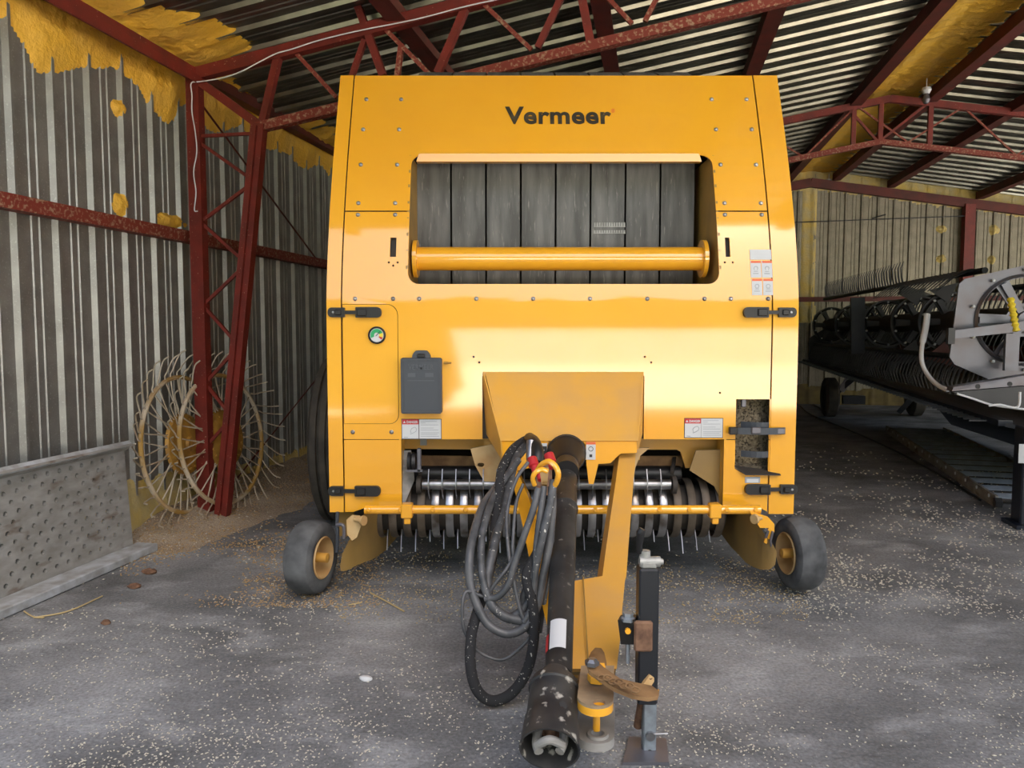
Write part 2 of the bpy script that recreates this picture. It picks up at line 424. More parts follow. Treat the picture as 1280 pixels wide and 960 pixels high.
foam('ridge_foam', 5.5, VB-.05, RID-.5, RID+.6, .026, ridgefoam, lambda v, u, t: W(u, v, roofh(u)-ribh(v, PHR)*max(.15, 1-max(t, 0)/.03)-t), 'foam', 'yellow spray foam strip sealing the roof ridge')
def backfoam(u, h):
    low = roofh(u)-.36+.05*fbm(u, 4, 0, 3)
    if u < 3.05: low -= .0
    d = h-low
    side = (h > .2 and u < 2.98+.05*fbm(h, 2, 0, 3) and u > 2.72)
    if side and h > 1.6: return .012+.01*fbm(u, h, 1, 6)
    if d < 0: return -.01
    return min(.006+d*.15, .035)+lump(u, h, 3)*.6
foam('back_wall_foam', 1.6, 8.5, 1.4, 4.5, .035, backfoam, lambda u, h, t: W(u, VB-ribh(u, PHB, .287)-t, min(h, roofh(u))), 'foampale', 'yellow spray foam along the gable top of the back wall')
def backlow(u, h):
    top = .34+.12*fbm(u, 1, 0, 1.5)
    return .02+.01*fbm(u, h, 0, 6) if h < top else -.01
foam('back_base_foam', 1.6, 8.5, 0, .6, .04, backlow, lambda u, h, t: W(u, VB-ribh(u, PHB, .287)-t, h), 'oldfoam', 'dull yellow foam along the foot of the back wall')
def lowfoam(v, h):
    top = .42-.11*(v-4.5)+.06*fbm(v, 2, 0, 3) if v > 4.28 else -1
    if v > 6.6: top = .22+.05*fbm(v, 2, 0, 3)
    d = top-h
    return -.01 if d < 0 else min(.004+d*.18, .045)+.004*fbm(v, h, 0, 8)
foam('wall_base_foam', 4.1, 11, -.01, .6, .025, lowfoam, lambda v, h, t: W(UL+ribh(v, PHW)*max(.15, 1-max(t, 0)/.03)+t, v, h), 'foampale', 'pale yellow foam at the foot of the left wall')
def blob(px, py, ru, rh, u, label, seed, back=False):
    p = onU(px, py, u) if not back else onV(px, py, VB-.02); s = toS(p)
    def th(a, c):
        d = 1-math.hypot((a-(s[1] if not back else s[0]))/ru, (c-s[2])/rh) + .25*fbm(a, c, seed, 9)
        return -.01 if d < 0 else min(.03, .05*d)+.012*fbm(a, c, seed, 16)
    if not back: return foam('foam_blob', s[1]-ru*1.5, s[1]+ru*1.5, s[2]-rh*1.5, s[2]+rh*1.5, .012, th, lambda v, h, t: W(UL+ribh(v, PHW)*max(.15, 1-max(t, 0)/.03)+t, v, h), 'foam', label)
    return foam('foam_blob', s[0]-ru*1.5, s[0]+ru*1.5, s[2]-rh*1.5, s[2]+rh*1.5, .015, th, lambda v, h, t: W(v, VB-ribh(v, PHB, .287)-t, h), 'foampale', label)
for a in ((148, 137, .07, .055, UL, 'upper small foam blob on the left metal wall above the red girt', 1), (150, 256, .085, .075, UL, 'foam blob just above the red girt on the left wall', 2), (210, 276, .20, .05, UL, 'wide flat foam smear just above the girt beside the red post', 3)):
    o = blob(*a); o['kind'] = 'stuff'
for a in ((1177, 286, .09, .08, 0, 'upper foam blob on the back wall left of the red post', 4, True), (1177, 323, .09, .07, 0, 'lower foam blob on the back wall left of the red post', 5, True), (1243, 287, .09, .1, 0, 'upper foam blob on the back wall right of the red post', 6, True), (1240, 325, .07, .08, 0, 'lower foam blob on the back wall right of the red post', 7, True)):
    o = blob(*a); o['kind'] = 'stuff'

# ---- steel: purlins
plabels = {-3.05: None, -1.8: 'dark red purlin under the roof, first one in from the left wall', -.45: 'dark red purlin under the roof, second one in from the left wall',
           .9: 'dark red purlin under the roof just left of the ridge strip gap', 2.42: 'dark red purlin along the left edge of the yellow ridge foam', 3.3: 'dark red purlin along the right edge of the yellow ridge foam',
           4.27: 'dark red purlin on the right roof slope, first one beyond the ridge pair', 5.8: 'dark red purlin on the right roof slope meeting the back wall post', 7.2: 'dark red purlin at the far right of the roof'}
for u, lab in plabels.items():
    if not lab: continue
    w = .09
    b = MB(); b.box(W(u, (VF+VB)/2, roofh(u)-.04-.065), (w, VB-VF-.1, .13), UD, VD, ZD)
    b.box(W(u+.05, (VF+VB)/2, roofh(u)-.165), (w*.9, VB-VF-.1, .008), UD, VD, ZD)
    tag(b.build('roof_purlin', 'redpurlin'), lab, 'purlin', 'roof purlins')
# girts and eave members along the left wall
b = MB(); b.bar(W(UL+.09, VF, 2.15), W(UL+.09, VB-.1, 2.15), .085, .085); tag(b.build('wall_girt', 'redworn'), 'red rail running along the left metal wall at mid height', 'beam')
b = MB(); b.bar(W(UL+.12, VF, 3.42), W(UL+.12, VB-.1, 3.42), .10, .12); tag(b.build('eave_beam', 'redpurlin'), 'dark red eave beam in the corner of left wall and roof behind the foam', 'beam')
b = MB(); b.bar(W(-3.33, VF, 3.33), W(-3.33, 5.18, 3.30), .075, .075); b.bar(W(-3.27, VF, 3.27), W(-3.27, 5.18, 3.25), .006, .06)
tag(b.build('eave_rail', 'redsteel'), 'red steel rail from the top of the left post towards the open front', 'beam')
b = MB(); b.bar(W(UL+.1, VB-.09, 2.03), W(UR, VB-.09, 2.03), .09, .09); tag(b.build('wall_girt', 'redpurlin'), 'dark red rail across the back wall behind the header', 'beam')
b = MB()
for (ua, ub) in ((UL, RID), (RID, UR)): b.bar(W(ua, VB-.12, roofh(ua)-.28), W(ub, VB-.12, roofh(ub)-.28), .11, .16)
tag(b.build('gable_beam', 'redpurlin'), 'dark red beam following the gable top of the back wall', 'beam')
b = MB(); b.bar(W(5.62, VB-.14, 0), W(5.62, VB-.14, roofh(5.62)-.3), .19, .12); tag(b.build('wall_post', 'redsteel'), 'red post standing at the back wall behind the header', 'post')
b = MB(); b.tube([W(-3.40, 5.3, 3.2), onU(400, 330, -3.5), W(-3.5, 9.5, 1.7)], .008, 6); tag(b.build('brace_rod', 'redpurlin'), 'thin dark rod running diagonally down the left wall behind the truss column', 'rod')
b = MB(); b.tube([onU(285, 612, -3.35), onU(408, 458, -3.35), ], .007, 6); tag(b.build('brace_rod', 'redpurlin'), 'thin dark rod rising from the foot of the truss column towards the baler', 'rod')
b = MB(); b.tube([W(2.5, VB-.1, 3.50), onV(1205, 270, VB-.2)], .009, 6); b.tube([onV(1090, 273, VB-.15), onV(1107, 268, VB-.15)], .012, 5); tag(b.build('stretched_wire', 'blackp'), 'dark wire stretched across the top of the back wall', 'wire')

# ---- trusses
def truss(v, label, first):
    r = thing('roof_truss', label, 'truss', W(UL+.3, v, 0), 'trusses under the roof')
    def tp(p, q, w=.06, name='web_member', m='redsteel', d=None):
        MB().bar(p, q, w, d, up=VD).build(name, m, r)
    topc = lambda u: roofh(u)-.17
    lowc = lambda u: (2.90+.172*(u+2.82)) if u <= RID-.1 else 2.90+.172*(RID-.1+2.82)-.172*(u-RID+.1)
    if not first: lowc = lambda u: roofh(u)-.68
    b = MB(); b.bar(W(-3.36, v, topc(-3.36)), W(RID, v, topc(RID)), .085, .07, up=VD); b.build('top_chord', 'redsteel', r)
    b = MB(); b.bar(W(RID, v, topc(RID)), W(UR-.3, v, topc(UR-.3)), .085, .07, up=VD); b.build('top_chord', 'redsteel', r)
    b = MB(); b.bar(W(-2.84, v, lowc(-2.84)), W(RID-.1, v, lowc(RID-.1)), .065, .07, up=VD); b.build('bottom_chord', 'redworn', r)
    b = MB(); b.bar(W(RID-.1, v, lowc(RID-.1)), W(UR-.8, v, lowc(UR-.8)), .065, .07, up=VD); b.build('bottom_chord', 'redworn', r)
    # column
    b = MB(); b.bar(W(-3.33, v, 0), W(-3.33, v, 3.30), .10, .075, up=VD); b.build('wall_post', 'redsteel', r)
    b = MB(); b.bar(W(-3.20, v-.01, 0), W(-2.82, v-.01, 2.92), .10, .07, up=VD)
    b.bar(W(-3.20+.0, v-.055, 0), W(-2.82, v-.055, 2.9), .012, .03, up=VD); b.build('inner_leg', 'redsteel', r)
    tp(W(-3.33, v, 3.28), W(-2.80, v, 2.90), .06, 'knee_member')
    hs = [2.90, 2.84]; lo = lambda h: -3.20+.38*h/2.92
    tp(W(-3.33, v, 2.86), W(lo(2.86), v, 2.86), .022)
    hh = [2.82, 2.52, 2.24, 1.93, 1.63, 1.33, 1.05, .8, .58]
    for i in range(len(hh)-1):
        a = (-3.31 if i % 2 == 0 else lo(hh[i])); c = (lo(hh[i+1]) if i % 2 == 0 else -3.31)
        tp(W(a, v, hh[i]), W(c, v, hh[i+1]), .022)
    if first:
        for (x0, y0, x1, y1, w, m) in ((348, 70, 329, 152, .05, 'redsteel'), (366, 62, 421, 122, .028, 'redworn'), (442, -8, 479, 95, .05, 'redsteel'), (456, 50, 438, 100, .035, 'redsteel'), (502, 55, 496, 100, .035, 'redworn'), (479, 34, 536, 92, .03, 'redworn'),
                                       (583, 8, 547, 92, .05, 'redsteel'), (602, 3, 664, 62, .028, 'redworn'), (703, -6, 672, 60, .04, 'redsteel'), (726, -10, 738, 52, .055, 'redsteel'), (758, -4, 790, 30, .028, 'redworn'), (823, -6, 806, 27, .03, 'redworn')):
            tp(onV(x0, y0, v), onV(x1, y1, v), w, 'web_member', m)
        us = [1.3+.62*i for i in range(12)]
    else: us = [-2.5+.62*i for i in range(18)]
    for i in range(len(us)-1):
        a, c = us[i], us[i+1]
        if i % 2: tp(W(a, v, lowc(a)), W(c, v, topc(c)), .022, 'web_member', 'redworn')
        else: tp(W(a, v, topc(a)), W(c, v, lowc(c)), .022, 'web_member', 'redworn')
    if not first:
        for du in (-.42, -.1, .48): tp(W(RID+du, v, lowc(RID+du)), W(RID+du, v, topc(RID+du)), .055)
        tp(W(RID-.12, v, lowc(RID-.12)), W(RID+.45, v, topc(RID+.45)), .03)
        tp(W(RID-.12, v, lowc(RID-.12)), W(RID-.5, v, topc(RID-.5)), .03)
truss(5.21, 'red lattice truss above the baler front with V shaped column at left wall', True)
truss(10.6, 'red lattice truss farther back crossing under the ridge behind the baler', False)
# white electric cable on the first truss and post
wv = 5.14
pts = [onV(x, y, wv) for x, y in ((247, 264), (243, 262), (245, 240), (242, 215), (246, 190), (244, 165), (240, 140), (240, 120), (239, 104), (250, 102), (275, 98), (300, 90), (325, 77), (345, 67), (366, 61), (400, 50), (450, 38), (520, 24), (590, 6), (660, -8))]
tag(MB().tube(spline(pts, 5), .0045, 6).build('electric_cable', 'hwhite'), 'thin white cable tied along the red truss and down the left post', 'cable')
# bare bulb lamps under the ridge
for (x, y, v, lab) in ((1158, 116, 8.6, 'small ceiling lamp with white holder under the ridge foam, nearer one'), (1036, 228, 14.9, 'small ceiling lamp at the far end of the ridge above the back wall')):
    for k_ in range(600):
        v = 4+k_*.02; p = onV(x, y, v)
        if p.z > roofh(toS(p)[0])-.22: break
    r = thing('ceiling_lamp', lab, 'lamp', p, 'ridge lamps')
    MB().lathe(p, (0, 0, 1), [(-.01, .001), (-.01, .035), (.03, .055), (.06, .045), (.06, .001)], 14).build('lamp_holder', 'white', r)
    MB().lathe(p, (0, 0, -1), [(0, .02), (.03, .03), (.08, .045), (.12, .03), (.135, .001)], 14).build('bulb', 'hgrey', r)
    MB().tube([p+Vector((0, 0, .05)), Vector((p.x, p.y, roofh(toS(p)[0])-.05))], .006, 6).build('cord', 'white', r)

# ================================================================== THE YARD IN FRONT OF THE SHED (behind the photographer; lights and is mirrored in the paint)
b = MB(); b.box((0, -32, -.04), (90, 56, .09)); b.build('yard_ground', 'yardm', kind='structure')

b = MB(); rh = random.Random(2)
def added_hedge(name, x0, x1, y0, y1, h, lab):
    nx, ny = int((x1-x0)/.5), max(3, int((y1-y0)/.5)); vs = []
    for j in range(ny+1):
        for i in range(nx+1):
            e = min(1, min(i, nx-i, j, ny-j)/1.0); x = x0+(x1-x0)*i/nx; y = y0+(y1-y0)*j/ny
            vs.append((x+rh.uniform(-.15, .15), y+rh.uniform(-.15, .15), e*h*(.85+.2*fbm(x, y, 0, .4)+rh.uniform(-.05, .05))))
    tag(MB().add(vs, [(j*(nx+1)+i, j*(nx+1)+i+1, (j+1)*(nx+1)+i+1, (j+1)*(nx+1)+i) for j in range(ny) for i in range(nx)]).build(name, 'bushm', angle=180), lab, 'added_hedge', kind='stuff')
added_hedge('added_hedge', -34, 36, -33, -28, 11, 'dark tree belt across the yard, mirrored in the yellow paint')  # unseen trees added to block sky from the paint reflection
b = MB(); b.box((13.6, -26, 1.1), (34, .3, 2.25)); b.box((13.6, -26, 2.27), (34.2, .42, .1)); tag(b.build('added_yard_wall', 'yardwall'), 'pale sunlit wall across the yard, mirrored in the yellow paint', 'wall')  # unseen wall added to carry the bright reflection above the horizon
added_hedge('added_hedge', -12, -1.3, -12, -5.0, 4.2, 'dark hedge by the shed mouth, mirrored left in the yellow paint')  # unseen bushes added to cut the bright reflection off at left

# ================================================================== THE BALER
PR = [(.0, 4.15), (.46, 4.15), (1.46, 4.15), (1.66, 4.163), (1.95, 4.225), (2.3, 4.335), (2.62, 4.46), (2.97, 4.61), (3.2, 4.72)]
def prof(z):
    for i in range(len(PR)-1):
        if z <= PR[i+1][0] or i == len(PR)-2:
            z0, y0 = PR[i]; z1, y1 = PR[i+1]
            m0 = (y1-PR[i-1][1])/(z1-PR[i-1][0]) if i else 0
            m1 = (PR[i+2][1]-y0)/(PR[i+2][0]-z0) if i+2 < len(PR) else (y1-y0)/(z1-z0)
            t = (z-z0)/(z1-z0); h = z1-z0
            return (2*t**3-3*t*t+1)*y0+(t**3-2*t*t+t)*h*m0+(-2*t**3+3*t*t)*y1+(t**3-t*t)*h*m1
def F(x, y, off=0):
    Y = 4.2
    for _ in range(25): p = at(x, y, Y); Y = prof(p.z)-off
    return at(x, y, Y)
def fz(y): return F(703, y).z
def fx(x, y): return F(x, y).x
def xz(x, y): p = F(x, y); return (p.x, p.z)
XL, XR = -.998, 1.542; XC = (XL+XR)/2
SL, SR = -.918, 1.402
baler = thing('round_baler', 'large yellow round baler parked nose out in the middle of the shed', 'baler', (XC, 4.9, 0))
def fpanel(name, outer, holes=(), off=0, t=.012, m='yellow', parent=None, label=None):
    return MB().sheet(outer, list(holes), lambda x, z: Vector((x, prof(z)-off, z)), lambda x, z: Vector((x, prof(z)-off+t, z)), rows=.06).build(name, m, parent or baler, label=label, angle=50)
zt, zs, zb, z549 = fz(94.5), fz(264), fz(640), fz(549)
wl, wr = -.562, 1.119; wt, wb = fz(194), fz(355); g = .0035
win_top = [(wr, zs-.0), ] 
# top shroud: an arch around the upper part of the window
outer = [(SL+g, zs+g), (wl, zs+g)] + arc(wl+.06, wt-.06, .06, PI, PI/2, 5) + arc(wr-.06, wt-.06, .06, PI/2, 0, 5) + [(wr, zs+g), (SR-g, zs+g), (SR-g, zt), (SL+g, zt)]
upper = fpanel('upper_shroud', outer)
# seam screws etc come later; lower shroud with window bottom, access door hole and notch for the tongue guard
z549g = z549
acc = rrect(SL+.004, fz(530), fx(498, 450), fz(380), [.004, .05, .06, .004])
lx0, lx1 = fx(603, 516), fx(805, 516); zn = fz(470)
outer = [(SL+g, z549), (fx(502, 549), z549), (lx0, z549), (lx0, zn), (lx1, zn), (lx1, z549), (SR-g, z549), (SR-g, zs-g), (wr, zs-g)] + arc(wr-.06, wb+.06, .06, 0, -PI/2, 5) + arc(wl+.06, wb+.06, .06, -PI/2, -PI, 5) + [(wl, zs-g), (SL+g, zs-g)]
# right lower: recess for the extinguisher bracket
rx0, rx1, rz0, rz1 = fx(919, 560), fx(970, 560), fz(593), fz(499)
outer[6:7] = [(rx0, z549), (rx0, rz1), (rx1, rz1), (rx1, z549), (SR-g, z549)]
slots = []
for (x0, y0, x1, y1) in ((488, 297, 495, 321), (906, 297, 913, 321)):
    a = xz(x0, y0); c = xz(x1, y1); slots.append([(a[0], c[1]), (c[0], c[1]), (c[0], a[1]), (a[0], a[1])])
tiny = []
for (x, y) in ((486, 328), (491.5, 332), (497, 328), (906, 328), (916, 328), (592, 446), (599, 453), (806, 446), (814, 453), (900, 491)):
    c = xz(x, y); tiny.append(circ(c[0], c[1], .006, 8))
lower = fpanel('lower_shroud', outer, [acc]+slots+tiny)
fpanel('access_door', rrect(SL+.0065, fz(529.5), fx(497.3, 450), fz(380.6), [.003, .048, .058, .003]), off=.001, label='rounded access door with the gauge')
# lower corner panels
inL, inR = fx(502, 600), fx(904, 600)
zlb = fz(635)
fpanel('lower_corner_panel', [(SL+g, zb), (fx(441, 640), zb), (fx(456, 636), zlb), (inL, zlb), (inL, z549-g), (SL+g, z549-g)], label='left lower corner panel')
fpanel('lower_corner_panel', [(inR, zlb), (fx(950, 635), zlb), (fx(960, 640), zb), (SR-g, zb), (SR-g, z549-g), (rx1, z549-g), (rx1, rz0), (fx(931, 590), rz0), (rx0, fz(586)), (rx0, z549-g), (inR, z549-g)], label='right lower corner panel')
fpanel('side_door_edge', [(XL, zb), (SL-g, zb), (SL-g, zt), (XL, zt)], off=.004, label='left curved edge of the side door')
fpanel('side_door_edge', [(SR+g, zb-.01), (XR, zb-.01), (XR, zt), (SR+g, zt)], off=.004, label='right curved edge of the side door')
# inner flanges of the two lower corner panels (depth)
for (x, s, nm) in ((inL, 1, 'l'), (inR, -1, 'r')):
    MB().box((x-s*.006, 4.22, (zlb+z549)/2), (.012, .14, z549-zlb)).build('corner_flange', 'yellow', baler)
# dark backing so that no seam looks through
b = MB().sheet([(XL+.02, z549), (XR-.02, z549), (XR-.02, zt-.02), (XL+.02, zt-.02)], [[(wl-.02, wb-.02), (wr+.02, wb-.02), (wr+.02, wt+.02), (wl-.02, wt+.02)], [(rx0-.02, z549-.1), (rx1+.02, z549-.1), (rx1+.02, rz1+.02), (rx0-.02, rz1+.02)][::1]], lambda x, z: Vector((x, prof(z)+.025, z)), lambda x, z: Vector((x, prof(z)+.035, z)), rows=.1)
b.build('front_frame', 'dark', baler)
# side walls of the body: rounded side profile
side = [(4.17, zb), ] + [(prof(z)+.01, z) for z in (.8, 1.2, 1.6, 2.0, 2.3, 2.6, 2.85)] + [(4.62, 2.90), (4.9, 2.96), (5.5, 2.98), (6.1, 2.93), (6.6, 2.62), (6.95, 2.15), (7.05, 1.7), (6.95, 1.2), (6.7, .85), (6.2, .6), (5.4, .5)]
for (x, dx) in ((XL+.002, .015), (XR-.017, .015)):
    MB().plate([(x, y, z) for y, z in side], (dx, 0, 0)).build('side_shield', 'yellow', baler)
# window: side cheeks, bottom and top returns, belts, cross tube
for (x, s) in ((wl, -1), (wr, 1)):
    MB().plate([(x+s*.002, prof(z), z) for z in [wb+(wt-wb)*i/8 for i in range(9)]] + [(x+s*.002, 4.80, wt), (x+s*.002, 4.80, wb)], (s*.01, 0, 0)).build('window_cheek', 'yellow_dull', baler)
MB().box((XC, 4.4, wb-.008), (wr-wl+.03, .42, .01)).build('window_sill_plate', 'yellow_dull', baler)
lipz = fz(198)
MB().plate([(fx(524, 198), prof(lipz)-.015, wt+.004), (fx(873, 198), prof(lipz)-.015, wt+.004), (fx(876, 198), prof(lipz)-.02, fz(202.5)), (fx(521, 198), prof(lipz)-.02, fz(202.5))], (0, .05, 0)).build('window_top_lip', 'yellow', baler)
BY = 4.63; bx0, bx1 = at(520.5, 280, BY).x, at(868.5, 280, BY).x; pw = (bx1-bx0)/8
for i in range(8):
    x0 = bx0+pw*i+.006; x1 = bx0+pw*(i+1)-.006; path = [(4.66, 1.0), (4.635, 1.6), (4.63, 2.3), (4.65, 2.7), (4.66, 2.88), (4.69, 2.94), (4.79, 3.0), (5.0, 3.075), (5.3, 3.11), (5.9, 3.05)]
    path = [(p.x, p.y) for p in spline([Vector((a, c, 0)) for a, c in path], 3)]
    vs = []
    for (y, z) in path: vs += [(x0, y, z), (x1, y, z), (x1, y+.012, z-.004), (x0, y+.012, z-.004)]
    fs = []
    for k in range(len(path)-1):
        for j in range(4): fs.append((k*4+j, k*4+(j+1) % 4, k*4+4+(j+1) % 4, k*4+4+j))
    bo = MB().add(vs, fs).build('bale_belt', 'belt', baler)
    if i == 5:
        p0 = at(742, 281, BY-.004); p1 = at(782, 281, BY-.004)
        for dz, hh_ in ((0, .026), (-.042, .020)):
            b = MB(); b.box(((p0.x+p1.x)/2, BY-.001, p0.z+dz-hh_/2+.003), (p1.x-p0.x, .004, .004))
            for k in range(13):
                x = p0.x+(p1.x-p0.x)*(k+.5)/13; b.box((x, BY-.004, p0.z+dz), (.009, .006, hh_))
            b.build('belt_lacing', 'alloy', bo)
b = MB(); b.box((XC, 4.9, 1.9), (wr-wl+.4, .03, 2.2)); b.build('chamber_wall', 'dark', baler)
cz = at(700, 323.5, 4.36).z; tl, tr = at(520, 323, 4.36).x, at(876, 323, 4.36).x
ct = MB().lathe((tl, 4.36, cz), (1, 0, 0), [(0, .0), (0, .066), (tr-tl, .066), (tr-tl, 0)], 28).build('cross_tube', 'yellow', baler)
for x, s in ((tl-.01, 1), (tr, 1)):
    MB().lathe((x, 4.36, cz), (1, 0, 0), [(0, .0), (0, .105), (.022, .105), (.022, 0)], 28).build('tube_flange', 'yellow', ct)
# bolts
BOLT = [(458, 124.4), (501.5, 124.4), (454, 162), (499, 162), (451, 206), (496.5, 206), (448, 254), (494, 254), (447.5, 268.5), (494, 268.5), (889.5, 124.4), (933, 124.4), (895, 162), (939.5, 162), (900.5, 206), (945, 206), (905.5, 254), (951, 254), (906, 268.5), (952, 268.5),
        (444, 373.5), (491.5, 373.5), (524, 373.5), (595.5, 373.5), (666.5, 373.5), (737.5, 373.5), (809, 373.5), (880.5, 373.5), (913.5, 373.5), (960, 373.5), (441, 540), (489.5, 540)]
for (x, y) in BOLT:
    p = F(x, y, .0)
    MB().lathe(p, (0, -1, 0), [(0, .012), (.004, .012), (.006, .0085), (.010, .006), (.011, 0)], 8).build('bolt', 'steel', baler)
# logo
def text(s, size, off=0, ext=.002, sp=1.0):
    cu = bpy.data.curves.new('t', 'FONT'); cu.body = s; cu.size = size; cu.offset = off; cu.extrude = ext; cu.space_character = sp; cu.resolution_u = 4
    ob = bpy.data.objects.new('t', cu); scn.collection.objects.link(ob); bpy.context.view_layer.update()
    me = bpy.data.meshes.new_from_object(ob.evaluated_get(bpy.context.evaluated_depsgraph_get()))
    vs = [v.co.copy() for v in me.vertices]; fs = [tuple(p.vertices) for p in me.polygons]
    bpy.data.objects.remove(ob); bpy.data.curves.remove(cu); bpy.data.meshes.remove(me); return vs, fs
def facetext(s, x0, y0, x1, y1, name, m, parent, bold=0, off=.004, surf=None, bottom=None):
    vs, fs = text(s, 1.0, bold, sp=1.06 if bold else 1); xs = [v.x for v in vs]; ys = [v.y for v in vs]
    P0 = (surf or F)(x0, y1); P1 = (surf or F)(x1, y0); mb = MB(); out = []
    for v in vs:
        X = P0.x+(v.x-min(xs))/(max(xs)-min(xs))*(P1.x-P0.x); Z = P0.z+(v.y-min(ys))/(max(ys)-min(ys))*(P1.z-P0.z)
        Y = (prof(Z) if surf is None else P0.y)-off - (.0015 if v.z > 0 else 0); out.append((X, Y, Z))
    mb.add(out, fs); return mb.build(name, m, parent)
facetext('Vermeer', 631, 133.5, 763.5, 155.5, 'logo_lettering', 'logo', baler, .030, .003)
facetext('®', 764, 136, 768.5, 141, 'logo_mark', 'orangelabel', baler, 0, .003)
# flat marks on the face
def mark(name, x0, y0, x1, y1, m, parent, off, t=.0015, r=0):
    a = F(x0, y1); c = F(x1, y0)
    out = [(a.x, a.z), (c.x, a.z), (c.x, c.z), (a.x, c.z)] if not r else rrect(a.x, a.z, c.x, c.z, r)
    return MB().sheet(out, [], lambda x, z: Vector((x, prof(z)-off, z)), lambda x, z: Vector((x, prof(z)-off+t, z)), rows=.06).build(name, m, parent)
def danger(x0, y0, x1, y1):
    w = (x1-x0)/50; h = (y1-y0)/26
    r = mark('danger_label', x0, y0, x1, y1, 'ink', baler, .002)
    mark('label_sheet', x0+.8*w, y0+.8*h, x1-.8*w, y1-.8*h, 'white', r, .003)
    mark('header_band', x0+.8*w, y0+.8*h, x0+21.5*w, y0+7*h, 'redlabel', r, .004)
    facetext('DANGER', x0+6.5*w, y0+2.3*h, x0+20.5*w, y0+5.6*h, 'header_word', 'white', r, .03, .0045)
    b = MB(); c = F(x0+3.6*w, y0+3.9*h); s = .006*w
    b.plate([(c.x-s*1.2, c.y-.005, c.z-s), (c.x+s*1.2, c.y-.005, c.z-s), (c.x, c.y-.005, c.z+s*1.1)], (0, .001, 0)); b.build('warning_triangle', 'white', r)
    mark('divider_line', x0+21.5*w, y0+.8*h, x0+22.1*w, y1-.8*h, 'ink', r, .0045)
    b = MB()
    for i, yy in enumerate((3, 5, 7.5, 11.5, 14, 17.5, 19.5, 22)):
        e = (44, 30, 46, 40, 46, 47, 45, 47)[i]; a = F(x0+24*w, y0+(yy+.5)*h); c = F(x0+e*w, y0+(yy-.1)*h); b.box(((a.x+c.x)/2, a.y-.004, (a.z+c.z)/2), (c.x-a.x, .001, abs(c.z-a.z)))
    b.build('printed_lines', 'greyink', r)
    b = MB(); q = [F(x0+a*w, y0+c*h) for a, c in ((11, 19.5), (14, 18.2), (18, 16), (19, 13), (17, 10.5), (13, 12), (11, 15), (12, 18))]
    b.tube([Vector((p.x, p.y-.004, p.z)) for p in q], .0015, 5); q = [F(x0+a*w, y0+c*h) for a, c in ((3, 23.2), (8, 23.5))]
    b.tube([Vector((p.x, p.y-.004, p.z)) for p in q], .0016, 5); b.build('label_drawing', 'greyink', r)
danger(502, 523.5, 552, 549); danger(855, 522.5, 904, 547.5)
# small warning stickers upper right
mark('warning_sticker', 937.5, 312, 963.5, 324.5, 'white', baler, .003)
for (x0, y0, x1, y1) in ((938.5, 326, 950.5, 347), (952.5, 326, 964.5, 347), (940, 348.5, 952, 369), (954, 348.5, 966, 369)):
    r = mark('warning_sticker', x0, y0, x1, y1, 'white', baler, .003)
    mark('sticker_band', x0, y0, x1, y0+2.8, 'orangelabel', r, .004)
    b = MB(); q = F((x0+x1)/2, (y0+y1)/2-1); b.lathe((q.x, q.y-.0045, q.z), (0, 1, 0), [(0, .012), (.001, .012), (.001, .009), (0, .009)], 12, close=True)
    q = F((x0+x1)/2, y1-5); b.box((q.x, q.y-.004, q.z), (.03, .001, .004)); b.box((q.x, q.y-.004, q.z+.012), (.022, .001, .003)); b.build('sticker_drawing', 'greyink', r)
# small printed plates low on the face
mark('small_sticker', 521, 554, 529.5, 562, 'greyink', baler, -.155)
r = mark('small_sticker', 931, 596, 950, 603.5, 'greyink', baler, .003); mark('sticker_band', 933, 598.5, 948, 603, 'white', r, .004)
# gauge
gp = F(471.5, 419)
gr = MB().lathe(gp, (0, -1, 0), [(0, .001), (0, .047), (.016, .047), (.02, .041), (.012, .037), (.012, .001)], 28).build('pressure_gauge', 'black', baler)
MB().lathe(gp+Vector((0, -.014, 0)), (0, -1, 0), [(0, .037), (.001, .0)], 24).build('dial', 'white', gr)
for (a0, a1, m) in ((.55*PI, 1.15*PI, 'green'), (.12*PI, .55*PI, 'green'), (-.12*PI, .12*PI, 'gyel'), (-.25*PI, -.12*PI, 'redlabel')):
    ps = [(math.cos(a0+(a1-a0)*i/6)*.034, math.sin(a0+(a1-a0)*i/6)*.034) for i in range(7)] + [(math.cos(a1-(a1-a0)*i/6)*.014, math.sin(a1-(a1-a0)*i/6)*.014) for i in range(7)]
    MB().plate([gp+Vector((x, -.0165, z)) for x, z in ps], (0, .0008, 0)).build('dial_zone', m, gr)
MB().bar(gp+Vector((-.005, -.018, -.005)), gp+Vector((.02, -.018, .022)), .003).build('needle', 'ink', gr)
# manual holder
a = F(503, 516); c = F(553, 447); mx, mz = (a.x+c.x)/2, (a.z+c.z)/2
mh = MB().box((mx, a.y-.028, mz), (c.x-a.x, .055, c.z-a.z), bev=.008).build('manual_box', 'greybox', baler)
b = MB(); w_, h_ = (c.x-a.x)/2, (c.z-a.z)/2
b.sheet([(mx-w_+.004, mz-h_+.004), (mx+w_-.004, mz-h_+.004), (mx+w_-.004, mz+h_-.004), (mx-w_+.004, mz+h_-.004)], [[(mx-w_+.014, mz-h_+.014), (mx+w_-.014, mz-h_+.014), (mx+w_-.014, mz+h_-.014), (mx-w_+.014, mz+h_-.014)]], lambda x, z: Vector((x, a.y-.061, z)), lambda x, z: Vector((x, a.y-.054, z))); b.build('lid_rim', 'greybox', mh)
q = [(mx-.055, c.z-.002)] + arc(mx, c.z-.002, .05, PI, 0, 10)[::1] + [(mx+.055, c.z-.002)]
MB().plate([(x, a.y-.04, z if z < c.z+.04 else c.z+.04) for x, z in q], (0, .025, 0)).build('latch_tab', 'greybox', mh)
